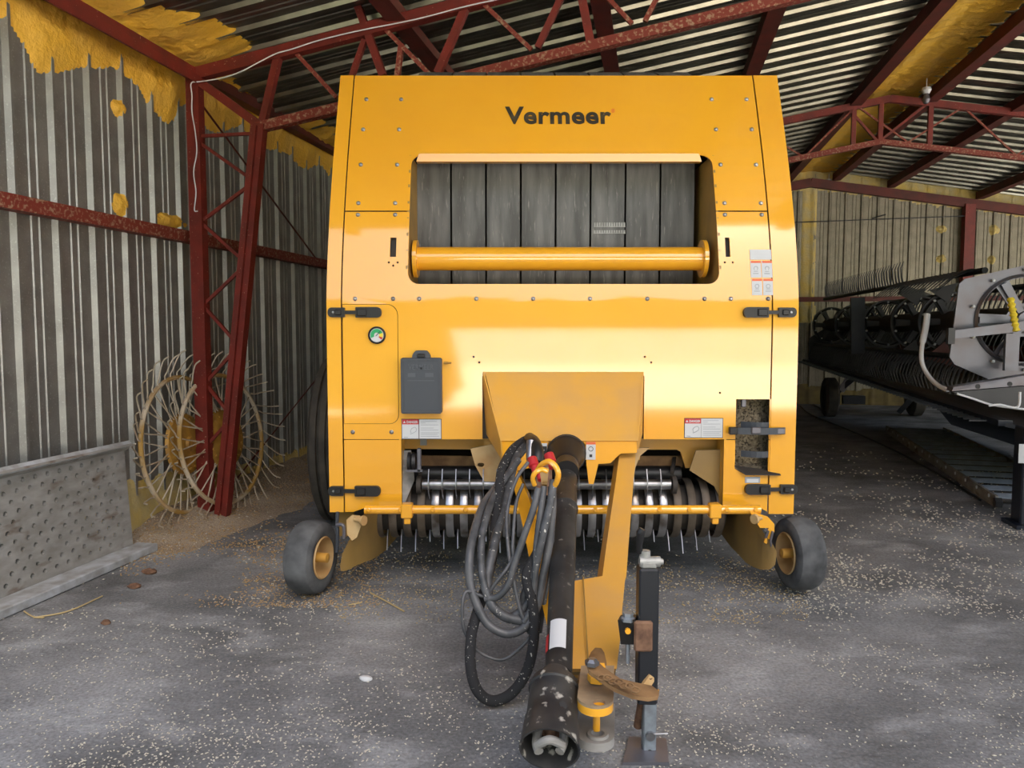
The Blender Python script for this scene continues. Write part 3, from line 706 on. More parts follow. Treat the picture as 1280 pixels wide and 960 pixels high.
MB().box((mx, a.y-.045, c.z+.012), (.04, .02, .02), bev=.003).build('latch_button', 'black', mh)
sf = lambda x, y: (lambda p: Vector((p.x, a.y-.0565, p.z)))(F(x, y))
facetext('VERMEER', 512, 455, 543.5, 461.5, 'embossed_word', 'greyboxl', mh, .02, .001, surf=sf)
b = MB()
for (x0, x1) in ((511.5, 521), (533, 543)):
    u0 = F(x0, 470.5); u1 = F(x1, 465.5); b.box(((u0.x+u1.x)/2, a.y-.057, (u0.z+u1.z)/2), (u1.x-u0.x, .002, u1.z-u0.z))
u0 = F(511, 475); u1 = F(544, 474); b.box(((u0.x+u1.x)/2, a.y-.057, u0.z), (u1.x-u0.x, .002, .004)); b.build('embossed_bars', 'greyboxl', mh)
p = F(555, 453.5); MB().lathe(p+Vector((0, -.02, 0)), (1, 0, 0), [(0, .004), (0, .007), (.02, .007), (.022, .005), (.04, .005), (.042, 0)], 8).build('retaining_pin', 'rakehub', baler)
# rubber T latches
def latch(xa, xb, xc, xd, y):
    # xa..xb keeper, xc..xd handle (handle end at xd)
    s = 1 if xd > xa else -1
    p0 = F(xa, y, .012); p1 = F(xb, y, .012); p2 = F(xc, y, .012); p3 = F(xd, y, .012)
    def pill(A, B, r, Y, t, rA, rB):
        x0, x1 = min(A.x, B.x), max(A.x, B.x)
        rr = [rA, rB, rB, rA] if A.x < B.x else [rB, rA, rA, rB]
        o = rrect(x0, A.z-r, x1, A.z+r, rr); return MB().plate([(x, Y, z) for x, z in o], (0, t, 0))
    k = pill(p0, p1, .026, p0.y-.012, .022, .022, .004).build('latch_keeper', 'black', baler)
    MB().lathe(p0+Vector((s*.03, -.012, 0)), (0, -1, 0), [(0, .008), (.004, .006), (.005, 0)], 8).build('rivet', 'steel', k)
    MB().box((p0+p1)/2+Vector((s*.012, -.016, 0)), (.035, .012, .03), bev=.004).build('keeper_boss', 'black', k)
    h = pill(p2, p3, .028, p2.y-.018, .026, .004, .024).build('latch_handle', 'black', baler)
    MB().box((p2.x+s*.035, p2.y-.022, p2.z), (.05, .016, .038), bev=.004).build('handle_boss', 'black', h)
    MB().bar(p1+Vector((-s*.02, -.004, 0)), p2+Vector((s*.02, -.008, 0)), .010, .020, up=(0, 0, 1)).build('rubber_strap', 'black', h)
latch(410, 431, 445, 477, 390.5); latch(410.5, 430, 444, 476, 613.5)
latch(995, 973, 960, 929, 390.5); latch(996, 975, 962, 931, 611.5)
# extinguisher bracket recess
RY = 4.30
b = MB(); xa, xb = rx0, rx1; za, zc = rz0, rz1
b.box(((xa+xb)/2, RY, (za+zc)/2), (xb-xa+.02, .01, zc-za+.02)); rc = b.build('extinguisher_recess', 'dark', baler)
b = MB()
b.box((xa-.004, 4.23, (za+zc)/2), (.008, .15, zc-za)); b.box((xb+.004, 4.23, (za+zc)/2), (.008, .15, zc-za)); b.box(((xa+xb)/2, 4.23, zc+.004), (xb-xa, .15, .008)); b.build('recess_wall', 'black', rc)
b = MB(); nx, nz_ = 14, 26; vs = []
for j in range(nz_+1):
    for i in range(nx+1):
        x = xa+(xb-xa)*i/nx; z = za+(zc-za)*j/nz_; e = min(i, nx-i)/4
        vs.append((x, RY-.01-.035*min(1, e)-.02*fbm(x, z, 0, 12)-(.04 if j < 3 else 0), z))
b.add(vs, [(j*(nx+1)+i, j*(nx+1)+i+1, (j+1)*(nx+1)+i+1, (j+1)*(nx+1)+i) for j in range(nz_) for i in range(nx)])
b.build('packed_chaff', 'chaff', rc, kind='stuff')
q = [F(x, y, .02) for x, y in ((917, 585), (929, 597), (974, 597), (971, 589), (935, 589))]
MB().plate([F(918, 583, .0)+Vector((0, .0, 0)), F(932, 594, .03), F(976, 594.5, .03), F(971, 590, -.06), F(930, 586, -.06)], (0, 0, .006)).build('bracket_shelf', 'dark', rc)
for (y, wd) in ((503, 1), (530, 1), (566, 1)):
    p0 = F(925, y, -.06); p1 = F(967, y, -.06); n = 8
    pts = [p0.lerp(p1, i/n)+Vector((0, -.045*math.sin(PI*i/n), .0)) for i in range(n+1)]
    b = MB()
    for i in range(n): b.bar(pts[i]+Vector((0, -.02, 0)), pts[i+1]+Vector((0, -.02, 0)), .034, .008, up=(0, 1, 0))
    if y > 510: b.build('bracket_band', 'greybox', rc)
    b = MB(); b.box(p1+Vector((-.01, -.03, 0)), (.025, .02, .045), bev=.003)
    if y < 510: b.box(p0+Vector((.01, -.03, 0)), (.025, .02, .045), bev=.003)
    b.build('bracket_clip', 'hgrey', rc)
p0 = F(911, 538, .02); p1 = F(981, 538.5, .02)
st = MB()
n = 10; pts = [p0.lerp(p1, i/n)+Vector((0, -.03*math.sin(PI*i/n), 0)) for i in range(n+1)]
for i in range(n): st.bar(pts[i], pts[i+1], .036, .010, up=(0, 1, 0))
so = st.build('strap_band', 'greybox', rc)
MB().box(p0+Vector((.02, -.012, 0)), (.045, .03, .04), bev=.004).build('strap_buckle', 'black', so)
MB().box(p1+Vector((-.03, -.008, 0)), (.05, .02, .034), bev=.004).build('strap_buckle', 'hgrey', so)
MB().box(F(945, 538, .055), (.05, .016, .036), bev=.004).build('strap_buckle', 'hgrey', so)

# ---- chassis front below the shroud
CY = 4.32
def pp(pts, Y): return [at(x, y, Y) for x, y in pts]
hl = [at(610+11*math.cos(a)*.5, 0, 1) for a in (0,)]
fr = pp([(500, 546), (906, 546), (906, 564), (878, 566), (866, 585), (857, 585), (851, 565), (846, 562), (800, 562), (800, 575), (620, 575), (612, 562), (500, 561)], CY)
MB().plate(fr, (0, .02, 0)).build('front_crossmember', 'yellow_dusty', baler)
MB().plate(pp([(605, 500), (800, 500), (800, 562), (605, 562)], 4.22), (0, .02, 0)).build('tongue_mount', 'yellow_dusty', baler)
# lugs
b = MB(); lug = [(588, 561), (612, 556), (640, 560), (640, 622), (618, 613), (604, 600), (594, 582)]
b.plate(pp(lug, 4.2), (0, .02, 0), [[at(601+4.5*math.cos(t*PI/5), 581+2.6*math.sin(t*PI/5), 4.2) for t in range(10)]]); b.build('mounting_lug', 'tan_paint', baler)
b = MB(); b.plate(pp([(780, 560), (812, 560), (800, 570), (794, 585), (792, 600), (778, 600)], 4.2), (0, .02, 0)); b.build('mounting_lug', 'tan_paint', baler)
MB().plate(pp([(512, 569), (640, 571), (640, 590), (512, 588)], 4.42), (0, .012, 0)).build('rusty_baffle', 'rust', baler)
MB().plate(pp([(735, 570), (854, 570), (853, 584), (735, 586)], 4.42), (0, .012, 0)).build('rusty_baffle', 'rust', baler)
MB().plate([at(870, 563, 4.22), at(905, 562, 4.22), at(905, 632, 4.22), at(893, 608, 4.22), at(862, 588, 4.22)], (0, .012, 0)).build('inner_side_plate', 'wing', baler)
MB().plate([at(503, 563, 4.25), at(514, 563, 4.25), at(518, 600, 4.25), at(505, 632, 4.15), at(503, 632, 4.15)], (0, .012, 0)).build('inner_side_plate', 'panelmetal', baler)
# latch block on the left (black rubber on a grey bracket)
MB().lathe(at(510, 577, 4.16), (1, 0, 0), [(0, 0), (0, .05), (.014, .052), (.02, .044), (.026, .052), (.044, .05), (.044, 0)], 18).build('rubber_bumper', 'black', baler)
b = MB(); b.box(at(524, 575, 4.14), (.022, .03, .13), bev=.004); b.box(at(518, 588, 4.14), (.09, .03, .012)); b.build('bumper_bracket', 'hgrey', baler)
# chamber roof/back to keep the inside dark
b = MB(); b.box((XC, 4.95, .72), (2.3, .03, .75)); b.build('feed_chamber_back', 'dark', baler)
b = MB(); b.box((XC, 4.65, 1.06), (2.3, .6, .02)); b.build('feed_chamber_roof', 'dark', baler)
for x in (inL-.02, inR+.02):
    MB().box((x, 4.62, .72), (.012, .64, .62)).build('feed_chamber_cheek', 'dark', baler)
# rollers
def roller(name, x0, x1, y, Y, r, m, n=24):
    a = at(x0, y, Y); c = at(x1, y, Y)
    return MB().lathe(a, (1, 0, 0), [(0, 0), (0, r), (c.x-a.x, r), (c.x-a.x, 0)], n).build(name, m, baler)
roller('feed_roller', 516, 850, 592, 4.40, .045, 'black')
roller('windguard_roller', 528, 838, 605.5, 4.22, .028, 'steel')
for s, x in ((-1, 524), (1, 842)):
    b = MB(); q = at(x, 606, 4.22); b.lathe(q, (1, 0, 0), [(-.012, 0), (-.012, .05), (.012, .05), (.012, 0)], 18); b.bar(q+Vector((0, .05, .05)), q+Vector((s*.05, .22, .12)), .02); b.build('roller_end', 'dark', baler)
for i in range(19):
    x = 535.5+17.2*i*.995
    if x > 840: break
    q = at(x, 608, 4.17); MB().tube(spline([q+Vector((0, .03, .09)), q+Vector((0, .0, .03)), q+Vector((0, .0, -.03)), q+Vector((.0, .05, -.08))], 4), .0035, 5).build('windguard_tine', 'steel', baler)
# pickup: stripper bands and tines
PC = Vector((0, 4.38, .425)); nb = 25; x0 = at(472, 660, 4.2).x; x1 = at(902, 660, 4.2).x
MB().lathe((x0-.04, PC.y, PC.z), (1, 0, 0), [(0, 0), (0, .13), (x1-x0+.08, .13), (x1-x0+.08, 0)], 24).build('pickup_drum', 'dark', baler)
for i in range(nb):
    x = x0+(x1-x0)*i/(nb-1); mid = 4 <= i <= 20; w2 = .0215
    pr = [(-w2, .166), (-w2*.6, .170), (w2*.6, .170), (w2, .166), (w2, .162), (-w2, .162)]
    MB().lathe((x, PC.y, PC.z), (1, 0, 0), pr, 30, a0=math.radians(-100), a1=math.radians(150), ref=(0, -1, 0), close=True).build('stripper_band', 'band' if mid else 'bandrust', baler)
for i in range(nb-1):
    x = x0+(x1-x0)*(i+.5)/(nb-1); r2 = .24+.03*random.random()
    if i % 4 == 3: r2 = .2
    a = math.radians(58+10*random.random())
    p = Vector((x, PC.y-math.cos(a)*.12, PC.z-math.sin(a)*.12)); q = Vector((x+.003, PC.y-math.cos(a)*r2, PC.z-math.sin(a)*r2))
    MB().tube([p, p.lerp(q, .5)+Vector((0, -.008, 0)), q], .0042, 6).build('pickup_tine', 'steel', baler)
# windguard bar (yellow) with clamps
a = at(456, 637, 4.0); c = at(950, 637, 4.0)
wb_ = MB().lathe(a, (1, 0, 0), [(0, 0), (0, .0235), (c.x-a.x, .0235), (c.x-a.x, 0)], 20).build('windguard_bar', 'yellow', baler)
for x in (461, 501, 541, 582, 744, 824, 861, 904+4, 944):
    q = at(x, 637, 3.985); MB().lathe(q, (0, -1, 0), [(0, .013), (.012, .013), (.016, .008), (.016, 0)], 8).build('bar_rivet', 'yellow', wb_)
for x in (509, 893):
    q = at(x, 638, 3.99); b = MB(); b.box(q, (.06, .06, .075), bev=.005); b.box(q+Vector((.002, 0, -.05)), (.034, .04, .04), bev=.004); b.build('bar_clamp', 'yellow', wb_)
# flared gathering shields
def shield(pts):
    b = MB(); n = len(pts); cols = pts
    vs = []
    for (top, bot) in cols: vs += [top, bot]
    k = len(cols); th = Vector((0, .008, 0)); m = len(vs); vs2 = vs+[v+th for v in vs]
    fs = []
    for i in range(k-1):
        fs.append((2*i, 2*i+2, 2*i+3, 2*i+1)); fs.append((m+2*i+1, m+2*i+3, m+2*i+2, m+2*i)); fs.append((2*i, m+2*i, m+2*i+2, 2*i+2)); fs.append((2*i+1, 2*i+3, m+2*i+3, m+2*i+1))
    fs += [(0, 1, m+1, m), (m-2, 2*m-2, 2*m-1, m-1)]
    return b.add(vs2, fs)
L_ = [(at(425, 708, 3.93), at(426, 714, 3.93)), (at(428, 692, 3.95), at(431, 714, 3.95)), (at(436, 676, 3.98), at(438, 711, 4.0)), (at(446, 660, 4.02), at(447, 706, 4.07)), (at(456, 640, 4.06), at(458, 702, 4.15)), (at(468, 636, 4.14), at(468, 698, 4.25)), (at(482, 636, 4.35), at(482, 688, 4.45)), (at(496, 637, 4.6), at(496, 672, 4.6))]
shield(L_).build('gathering_shield', 'wing', baler)
R_ = [(at(971, 690, 3.95), at(969, 706, 3.93)), (at(966, 680, 3.95), at(962, 712, 3.95)), (at(956, 668, 3.98), at(950, 712, 4.0)), (at(948, 655, 4.02), at(942, 709, 4.07)), (at(940, 643, 4.06), at(932, 703, 4.15)), (at(928, 641, 4.14), at(924, 694, 4.25)), (at(916, 641, 4.35), at(914, 684, 4.45)), (at(904, 641, 4.6), at(902, 668, 4.6))]
shield(R_).build('gathering_shield', 'wing', baler)
# wheel arm plates with bolts
b = MB(); b.plate(pp([(433, 650), (440, 644), (450, 645), (452, 655), (446, 672), (440, 676), (434, 668)], 3.99), (0, .01, 0)); b.build('wheel_arm_plate', 'tan_paint', baler)
b = MB(); b.plate(pp([(936, 638), (960, 646), (968, 655), (968, 665), (958, 680), (955, 678), (961, 660), (950, 660), (944, 650)], 3.97), (0, .01, 0)); b.build('wheel_arm_plate', 'yellow', baler)
for (x, y) in ((449, 650), (948, 648)):
    q = at(x, y, 3.97); b = MB(); b.lathe(q, (1 if x < 700 else -1, -.6, 0), [(-.03, .012), (.02, .012), (.02, .026), (.035, .026), (.035, 0)], 12); b.build('pivot_bolt', 'tan_paint', baler)
b = MB(); b.tube(spline([at(422, 640, 4.05), at(421, 660, 4.05), at(422, 662, 4.03), at(421, 690, 4.05)], 4), .01, 8); b.build('height_link', 'greybox', baler)
b = MB(); b.tube(spline([at(421, 656, 4.0), at(428, 656, 3.99), at(430, 661, 3.99), at(430, 673, 3.99)], 5), .010, 8); b.build('locking_pin', 'hgrey', baler)
b = MB(); b.tube([at(966, 664, 3.95), at(963, 676, 3.95), at(965, 688, 3.97)], .007, 6); b.tube([at(956, 662, 3.95), at(960, 664, 3.94), at(957, 672, 3.95)], .008, 6); b.build('locking_pin', 'hgrey', baler)
for (x, y0) in ((432, 640), (938, 640)):
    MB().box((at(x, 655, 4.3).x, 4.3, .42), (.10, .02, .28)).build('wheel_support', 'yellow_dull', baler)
# gauge wheels
def gauge_wheel(c, yaw, s, lab):
    A = Vector((math.cos(yaw), math.sin(yaw), 0))*s     # towards the rim side seen from the front
    R, w = .200, .155
    pr = [(-w/2+.01, .10), (-w/2, .13), (-w/2, .165), (-w/2+.012, .186), (-w/2+.04, .198), (0, R), (w/2-.04, .198), (w/2-.012, .186), (w/2, .165), (w/2, .13), (w/2-.01, .112), (w/2-.03, .106), (-w/2+.03, .106)]
    t = MB().lathe(c, A, pr, 40, close=True).build('gauge_wheel_tyre', 'rubber', baler, label=lab)
    rim = [(w/2-.004, .116), (w/2+.002, .110), (w/2-.03, .104), (.0, .095), (-.02, .05), (-.02, 0)]
    MB().lathe(c, A, rim, 32).build('wheel_rim', 'tan_paint', t)
    MB().lathe(c, A, [(-.02, .028), (w/2+.02, .026), (w/2+.025, 0)], 16).build('wheel_hub', 'yellow_dusty', t)
gauge_wheel(at(389, 696, 4.12)*1.0 + Vector((0, 0, 0)), math.radians(-13), 1, 'left small smooth gauge wheel')
gauge_wheel(at(998, 691, 4.14), math.radians(6), -1, 'right small smooth gauge wheel')
# big carrying wheels
for (xc_, lab) in ((-1.245, 'left large carrying tyre'), (1.21+.45, 'right large carrying tyre')):
    w = .36; R = .62; pr = [(-w/2, .36), (-w/2-.01, .48), (-w/2, .56), (-w/2+.03, .605)]
    for k in range(5):
        x = -w/2+.05+k*(w-.1)/4; pr += [(x-.02, R), (x+.02, R), (x+.026, R-.02), (x+.030, R-.02)] if k < 4 else [(x-.02, R), (x+.005, R)]
    pr += [(w/2-.03, .605), (w/2, .56), (w/2+.01, .48), (w/2, .36)]
    if xc_ > 0: xc_ = 1.60
    t = MB().lathe((xc_, 5.85, .62), (1, 0, 0), pr, 48, close=True).build('carrying_tyre', 'tyre', baler, label=lab)
    MB().lathe((xc_, 5.85, .62), (1, 0, 0), [(-.15, .37), (-.12, .33), (-.05, .30), (-.05, 0)], 32).build('wheel_rim', 'yellow', t)
MB().lathe((XL-.2, 5.85, .62), (1, 0, 0), [(0, .05), (XR-XL+.2, .05)], 12).build('axle', 'dark', baler)

# ---- tongue guard (sloping sheet and its side, front plate with arch)
A0, A1 = F(606, 465, .01), F(802, 465, .01); B0, B1 = at(627.5, 551, 3.86), at(796, 551, 3.86)
A1 = A1; c1 = F(802, 471, .01)
gv = []
for (xl, xr, y) in ((606, 802, 465), (608, 803, 472), (613.5, 801, 495), (620, 799, 522), (627.5, 796, 551)):
    Yg = 4.14+(3.86-4.14)*(y-465)/86; gv += [at(xl, y, Yg), at(xr, y, Yg)]
gb = [p+Vector((0, .012, -.004)) for p in gv]; gf = []
for i in range(4): gf += [(2*i, 2*i+1, 2*i+3, 2*i+2), (10+2*i, 12+2*i, 13+2*i, 11+2*i), (2*i, 2*i+2, 12+2*i, 10+2*i), (2*i+1, 11+2*i, 13+2*i, 2*i+3)]
gf += [(0, 10, 11, 1), (8, 9, 19, 18)]
tg = MB().add(gv+gb, gf).build('tongue_guard', 'yellow_dusty', baler)
b = MB(); b.plate([A0+Vector((-.003, 0, 0)), B0, at(629, 575, 3.88), at(608, 540, 4.2), at(605, 520, 4.2)], (-.008, .0, 0)); b.build('guard_cheek', 'yellow_dusty', tg)
b = MB(); b.plate([A1+Vector((.003, 0, 0)), B1, at(796, 562, 3.88), at(802, 540, 4.2), at(803, 520, 4.2)], (.008, 0, 0)); b.build('guard_cheek', 'yellow_dusty', tg)
arch = [(708+24.5*math.cos(a), 562+ -22*math.sin(a)) for a in [PI-PI*i/12 for i in range(13)]]
pl = [(627.5, 550), (796, 550), (796, 566), (776, 567), (768, 574), (763, 579), (748, 580), (742, 605), (736, 605), (733, 580)] + [(x, y) for x, y in [(x_, max(y_, 551.5)) for x_, y_ in arch][::-1]] + [(683, 580), (640, 590), (629, 578)]
MB().plate(pp(pl, 3.87), (0, .012, 0)).build('guard_front_plate', 'yellow', tg)
for (x0, y0, x1, y1, m) in ((667, 554, 684, 580, 'hgrey'), (732.5, 552.5, 744.5, 574.5, 'white')):
    a = at(x0, y1, 3.866); c = at(x1, y0, 3.866); s_ = MB().box(((a.x+c.x)/2, 3.866, (a.z+c.z)/2), (c.x-a.x, .003, c.z-a.z)).build('guard_sticker', 'white', tg)
    if m == 'white':
        MB().box(((a.x+c.x)/2, 3.863, c.z-.006), (c.x-a.x, .003, .012)).build('sticker_band', 'orangelabel', s_)
        b = MB(); b.lathe(((a.x+c.x)/2, 3.863, a.z+.055), (0, 1, 0), [(0, .013), (.001, .013), (.001, .010), (0, .010)], 12, close=True); b.box(((a.x+c.x)/2, 3.863, a.z+.02), (.014, .003, .014)); b.build('sticker_drawing', 'ink', s_)
    else:
        b = MB(); b.box(((a.x+c.x)/2+.003, 3.862, (a.z+c.z)/2-.004), (.058, .003, .085)); b.build('sticker_picture', 'ink', s_)
        q = (a+c)/2; b = MB(); b.tube([Vector((q.x-.02, 3.859, q.z-.02)), Vector((q.x, 3.859, q.z+.005)), Vector((q.x+.02, 3.859, q.z+.02))], .0025, 5); b.tube([Vector((q.x-.01, 3.859, q.z-.03)), Vector((q.x+.015, 3.859, q.z-.01))], .0025, 5); b.build('sticker_drawing', 'white', s_)
# ---- tongue (A frame) as plates
def slant(pts, t, name, m='yellow', parent=None, holes=None):
    return MB().plate([at(*p) for p in pts], t, holes).build(name, m, parent or baler)
def ty(y): return 3.95 + (y-565)/(830-565)*(2.62-3.95) if y > 565 else 3.95       # depth of the tongue by height in the photo
b = MB()
def strip(L, th):
    vs = []
    for (xl, xr, y) in L: vs += [at(xl, y, ty(y)), at(xr, y, ty(y))]
    m = len(vs); th = Vector(th); v2 = vs+[v+th for v in vs]; fs = []
    for i in range(len(L)-1): fs += [(2*i, 2*i+1, 2*i+3, 2*i+2), (m+2*i, m+2*i+2, m+2*i+3, m+2*i+1), (2*i, 2*i+2, m+2*i+2, m+2*i), (2*i+1, m+2*i+1, m+2*i+3, 2*i+3)]
    fs += [(0, m, m+1, 1), (m-2, m-1, 2*m-1, 2*m-2)]
    return MB().add(v2, fs)
tongue = strip([(775, 795, 563), (770, 792, 600), (764, 789, 640), (757, 785, 690), (753, 783, 720), (712, 781, 727), (712, 778, 760), (711, 775, 800), (708, 772, 826), (707, 771, 836)], (-.02, .06, -.06)).build('tongue_frame', 'yellow_dusty', baler)
strip([(636, 645, 585), (645, 660, 620), (654, 674, 660), (662, 688, 700), (675, 696, 745), (688, 704, 800), (697, 712, 836)], (.03, .05, -.05)).build('tongue_arm', 'yellow', tongue)
b = MB(); p0 = at(729, 722, ty(722)-.012); p1 = at(735, 826, ty(826)-.012); b.tube([p0, p1], .003, 5); b.build('weld_seam', 'yellow_dull', tongue)
# front nose dark underside
slant([(709, 836, 2.60), (770, 836, 2.60), (766, 842, 2.75), (712, 842, 2.75)], (0, .02, -.03), 'nose_edge', 'yellow_dull', tongue)
# hitch: stem, upper plate, lower plate, pin
b = MB(); b.lathe(at(745, 842, 2.62), at(742, 862, 2.5)-at(745, 842, 2.62), [(-.10, 0), (-.10, .052), (.05, .05), (.07, .06), (.12, .06)], 20); hs = b.build('hitch_stem', 'rust', tongue)
def hplate(name, cx, y0, y1, hw, Yc, z, t, hole, m, edge):
    # horizontal tongue plate, rounded nose towards the viewer
    P0 = ground(cx, y0, z); P1 = ground(cx, y1, z); w = hw/960*P1.y
    pts = [(P0.x-w, P0.y)] + [(P1.x+w*math.cos(a), P1.y+.06+ .06*math.sin(a)*1.0) for a in [PI+PI*i/10 for i in range(11)]] + [(P0.x+w, P0.y)]
    H0 = ground(hole[0], hole[1], z); hp = [Vector((H0.x+hole[2]*math.cos(k*PI/7), H0.y+hole[2]*math.sin(k*PI/7), z)) for k in range(14)]
    o = MB().plate([Vector((x, y, z)) for x, y in pts], (0, 0, -t*.3), [hp]).build(name, m, tongue)
    MB().plate([Vector((x, y, z-t*.3)) for x, y in pts], (0, 0, -t*.8), [hp]).build('plate_edge', edge, o)
    return o
lp = hplate('hitch_plate', 747, 880, 930, 25, 2.4, .185, .025, (747, 919, .021), 'rust', 'panelmetal'); lp.data.materials[0] = M['panelmetal']
upz = .335
up = hplate('hitch_plate', 747, 832, 883, 24, 2.4, .345, .03, (749, 878, .019), 'hitchtop', 'yellow')
q = ground(747, 919, .186); MB().lathe(q, (0, 0, 1), [(0, .021), (.008, .021), (.008, .032), (0, .035)], 20).build('hitch_bushing', 'panelmetal', lp)
b = MB(); q = ground(746, 851, .35); b.lathe(q, (0, 0, 1), [(-.16, .012), (.05, .012), (.05, 0)], 10); b.box(q+Vector((0, 0, .045)), (.05, .03, .012)); b.lathe(q, (0, 0, 1), [(0, .03), (.02, .03), (.02, .0)], 6); b.build('hitch_bolt', 'yellow', up)
b = MB(); q0 = ground(725, 862, .34); 
for x in (723, 770): b.plate([at(x, 838, 2.60), at(x, 842, 2.70), at(x, 925, 2.50), at(x, 905, 2.42), at(x, 868, 2.42)], (.012, 0, 0))
# swivel strap plate over to the jack
zz = .42
sp = [(733, 826), (742, 822), (755, 834), (775, 848), (795, 853), (815, 857), (824, 864), (822, 870), (810, 872), (790, 869), (768, 860), (750, 848), (736, 838)]
so_ = MB().plate([ground(x, y, zz-(x-733)/90*.06) for x, y in sp], (0, 0, -.012)).build('pin_strap', 'rust', tongue)
b = MB(); q = ground(740, 831, zz+.005); b.lathe(q, (0, 0, 1), [(0, .022), (.012, .022), (.02, .012), (.02, 0)], 6)
b.build('strap_bolt', 'steel', so_)
b = MB(); prev = None
for k in range(7):
    q = ground(752+7*k, 847+2.5*k, zz-.01); b.tube([q+Vector((.012*math.cos(a), .008*math.sin(a), .006*(k % 2)+.004*math.sin(a))) for a in [i*PI/4 for i in range(8)]], .003, 5, close=True)
b.build('safety_chain', 'rust', so_)
q = at(808, 861, 2.55)
hp = MB().tube([at(812, 845, 2.53), at(806, 862, 2.56), at(797, 908, 2.60)], [.012, .017, .015], 12).build('hitch_pin', 'brownrust', tongue)
MB().lathe(at(808, 862, 2.55), (.2, .1, 1), [(-.008, .0), (-.008, .040), (.008, .043), (.016, .03), (.03, .022), (.03, 0)], 16).build('pin_collar', 'yellow', hp)
MB().bar(at(805, 860, 2.52), at(815, 845, 2.53), .012, .03).build('pin_tab', 'tan_paint', hp)
# jack
JY = 2.56
jx = at(808.5, 800, JY).x; z0 = at(808, 876, JY).z; z1 = at(808, 708, JY).z
jack = MB().box((jx, JY, (z0+z1)/2), (.068, .068, z1-z0), bev=.006).build('jack_tube', 'blackp', baler)
b = MB(); b.box((jx, JY, z1+.012), (.058, .058, .03), bev=.008); b.lathe((jx-.0, JY-.01, z1+.02), (1, 0, .0), [(-.03, .0), (-.03, .018), (.04, .018), (.04, .010), (.05, .010), (.05, 0)], 12); b.lathe((jx-.01, JY, z1+.02), (0, 0, 1), [(0, .02), (.035, .018), (.04, 0)], 12); b.build('jack_cap', 'alloy', jack)
MB().tube([at(799.5, 690, JY), at(799, 683, JY-.01), at(801, 665, JY-.03), at(803, 661, JY-.03)], [.012, .010, .015, .012], 12).build('jack_handle', 'black', jack)
b = MB(); b.box((at(811, 900, JY).x, JY, at(811, 905, JY).z), (.044, .05, .30), bev=.004); b.build('jack_leg', 'galv', jack)
jl = at(811, 905, JY).x
b = MB(); b.lathe((jl, JY-.026, at(0, 914, JY).z), (0, -1, 0), [(0, .016), (.012, .016), (.012, 0)], 10); b.tube([Vector((jl, JY-.03, at(0, 912, JY).z)), Vector((jl+.06, JY-.03, at(0, 911, JY).z))], .003, 5); b.build('leg_pin', 'steel', jack)
MB().lathe((jl, JY-.024, at(0, 935, JY).z), (0, -1, 0), [(0, .0085), (.002, .0085), (.002, 0)], 10).build('leg_hole', 'ink', jack)
gp_ = [ground(786, 925), ground(833, 927), ground(836, 957), ground(778, 957)]
MB().plate([p+Vector((0, 0, .012)) for p in gp_], (0, 0, -.011)).build('jack_foot', 'hgrey', jack)
MB().box(at(804, 795, JY-.036), (.062, .02, .105), bev=.006).build('mount_pad', 'brownrust', jack)
b = MB(); b.bar(at(776, 787, JY+.02), at(797, 787, JY), .05, .085); b.build('mount_tube', 'black', jack)
b = MB(); q = at(785, 772, JY); b.lathe(q, (0, 0, 1), [(-.16, .008), (-.01, .008), (-.01, .026), (0, .026), (.004, .018), (.018, .018), (.018, 0)], 6); b.build('mount_bolt', 'galv', jack)
MB().lathe(at(784.5, 788, JY-.035), (0, -1, 0), [(0, .010), (.01, .010), (.01, 0)], 8).build('mount_bolt', 'yellow', jack)
# ---- driveline
P0 = at(708, 584, 3.72); P1 = at(703, 650, 3.42); P2 = at(698, 845, 2.42)
drive = thing('tmp', '', '', P0) if False else None
b = MB(); ax = (P2-P0)
b.tube([P0, P0.lerp(P2, .28)], .054, 20); b.tube([P0.lerp(P2, .27), P0.lerp(P2, .275), P0.lerp(P2, .285), P0.lerp(P2, .97), P2], [.054, .060, .0535, .0455, .045], 20)
dr = b.build('driveline_shaft', mat('scuffed_black_tube', (.014, .014, .015), .45, 0, (.035, .034, .033), 9, col3=(.16, .15, .13), s3=35, l3=.64, h3=.72), baler)
q0 = at(708, 566, 3.84); q1 = at(708, 590, 3.60); D = (q1-q0).normalized(); LL = (q1-q0).length
MB().lathe(at(708, 567, 3.85), (0, -1, 0), [(0, 0), (0, .100), (.004, .100), (.004, 0)], 32).build('boot_shade_disc', 'ink', dr)  # black disc painted in for the shade of the cavity behind the boot
pr = [(0, 0), (0, .094)]
for k in range(5): pr += [(LL*(.04+k*.14), .096-k*.008), (LL*(.10+k*.14), .088-k*.008)]
pr += [(LL*.75, .060), (LL, .058), (LL, 0)]
MB().lathe(q0, D, pr, 32).build('driveline_boot', 'black', dr)
b = MB(); b.box(at(711, 565, 3.72), (.026, .004, .010)); b.tube([at(698, 573, 3.69), at(703, 571, 3.68), at(707, 565, 3.715)], .003, 5); b.build('boot_tag', 'white', dr)
Bc = at(694, 848, 2.40); Be = at(687, 934, 2.17); bd = (Be-Bc).normalized(); Lb = (Be-Bc).length
pr = [(-.02, .046), (.0, .050), (.02, .074), (.05, .082), (.055, .077), (.10, .078), (Lb*.62, .079), (Lb*.66, .083), (Lb, .088), (Lb+.008, .090), (Lb+.008, .084), (Lb*.6, .072), (.03, .066)]
bell = MB().lathe(Bc, bd, pr, 36).build('bell_guard', mat('muddy_black_guard', (.02, .02, .022), .5, 0, (.05, .048, .045), 10, col3=(.42, .40, .35), s3=24, l3=.60, h3=.68), dr)
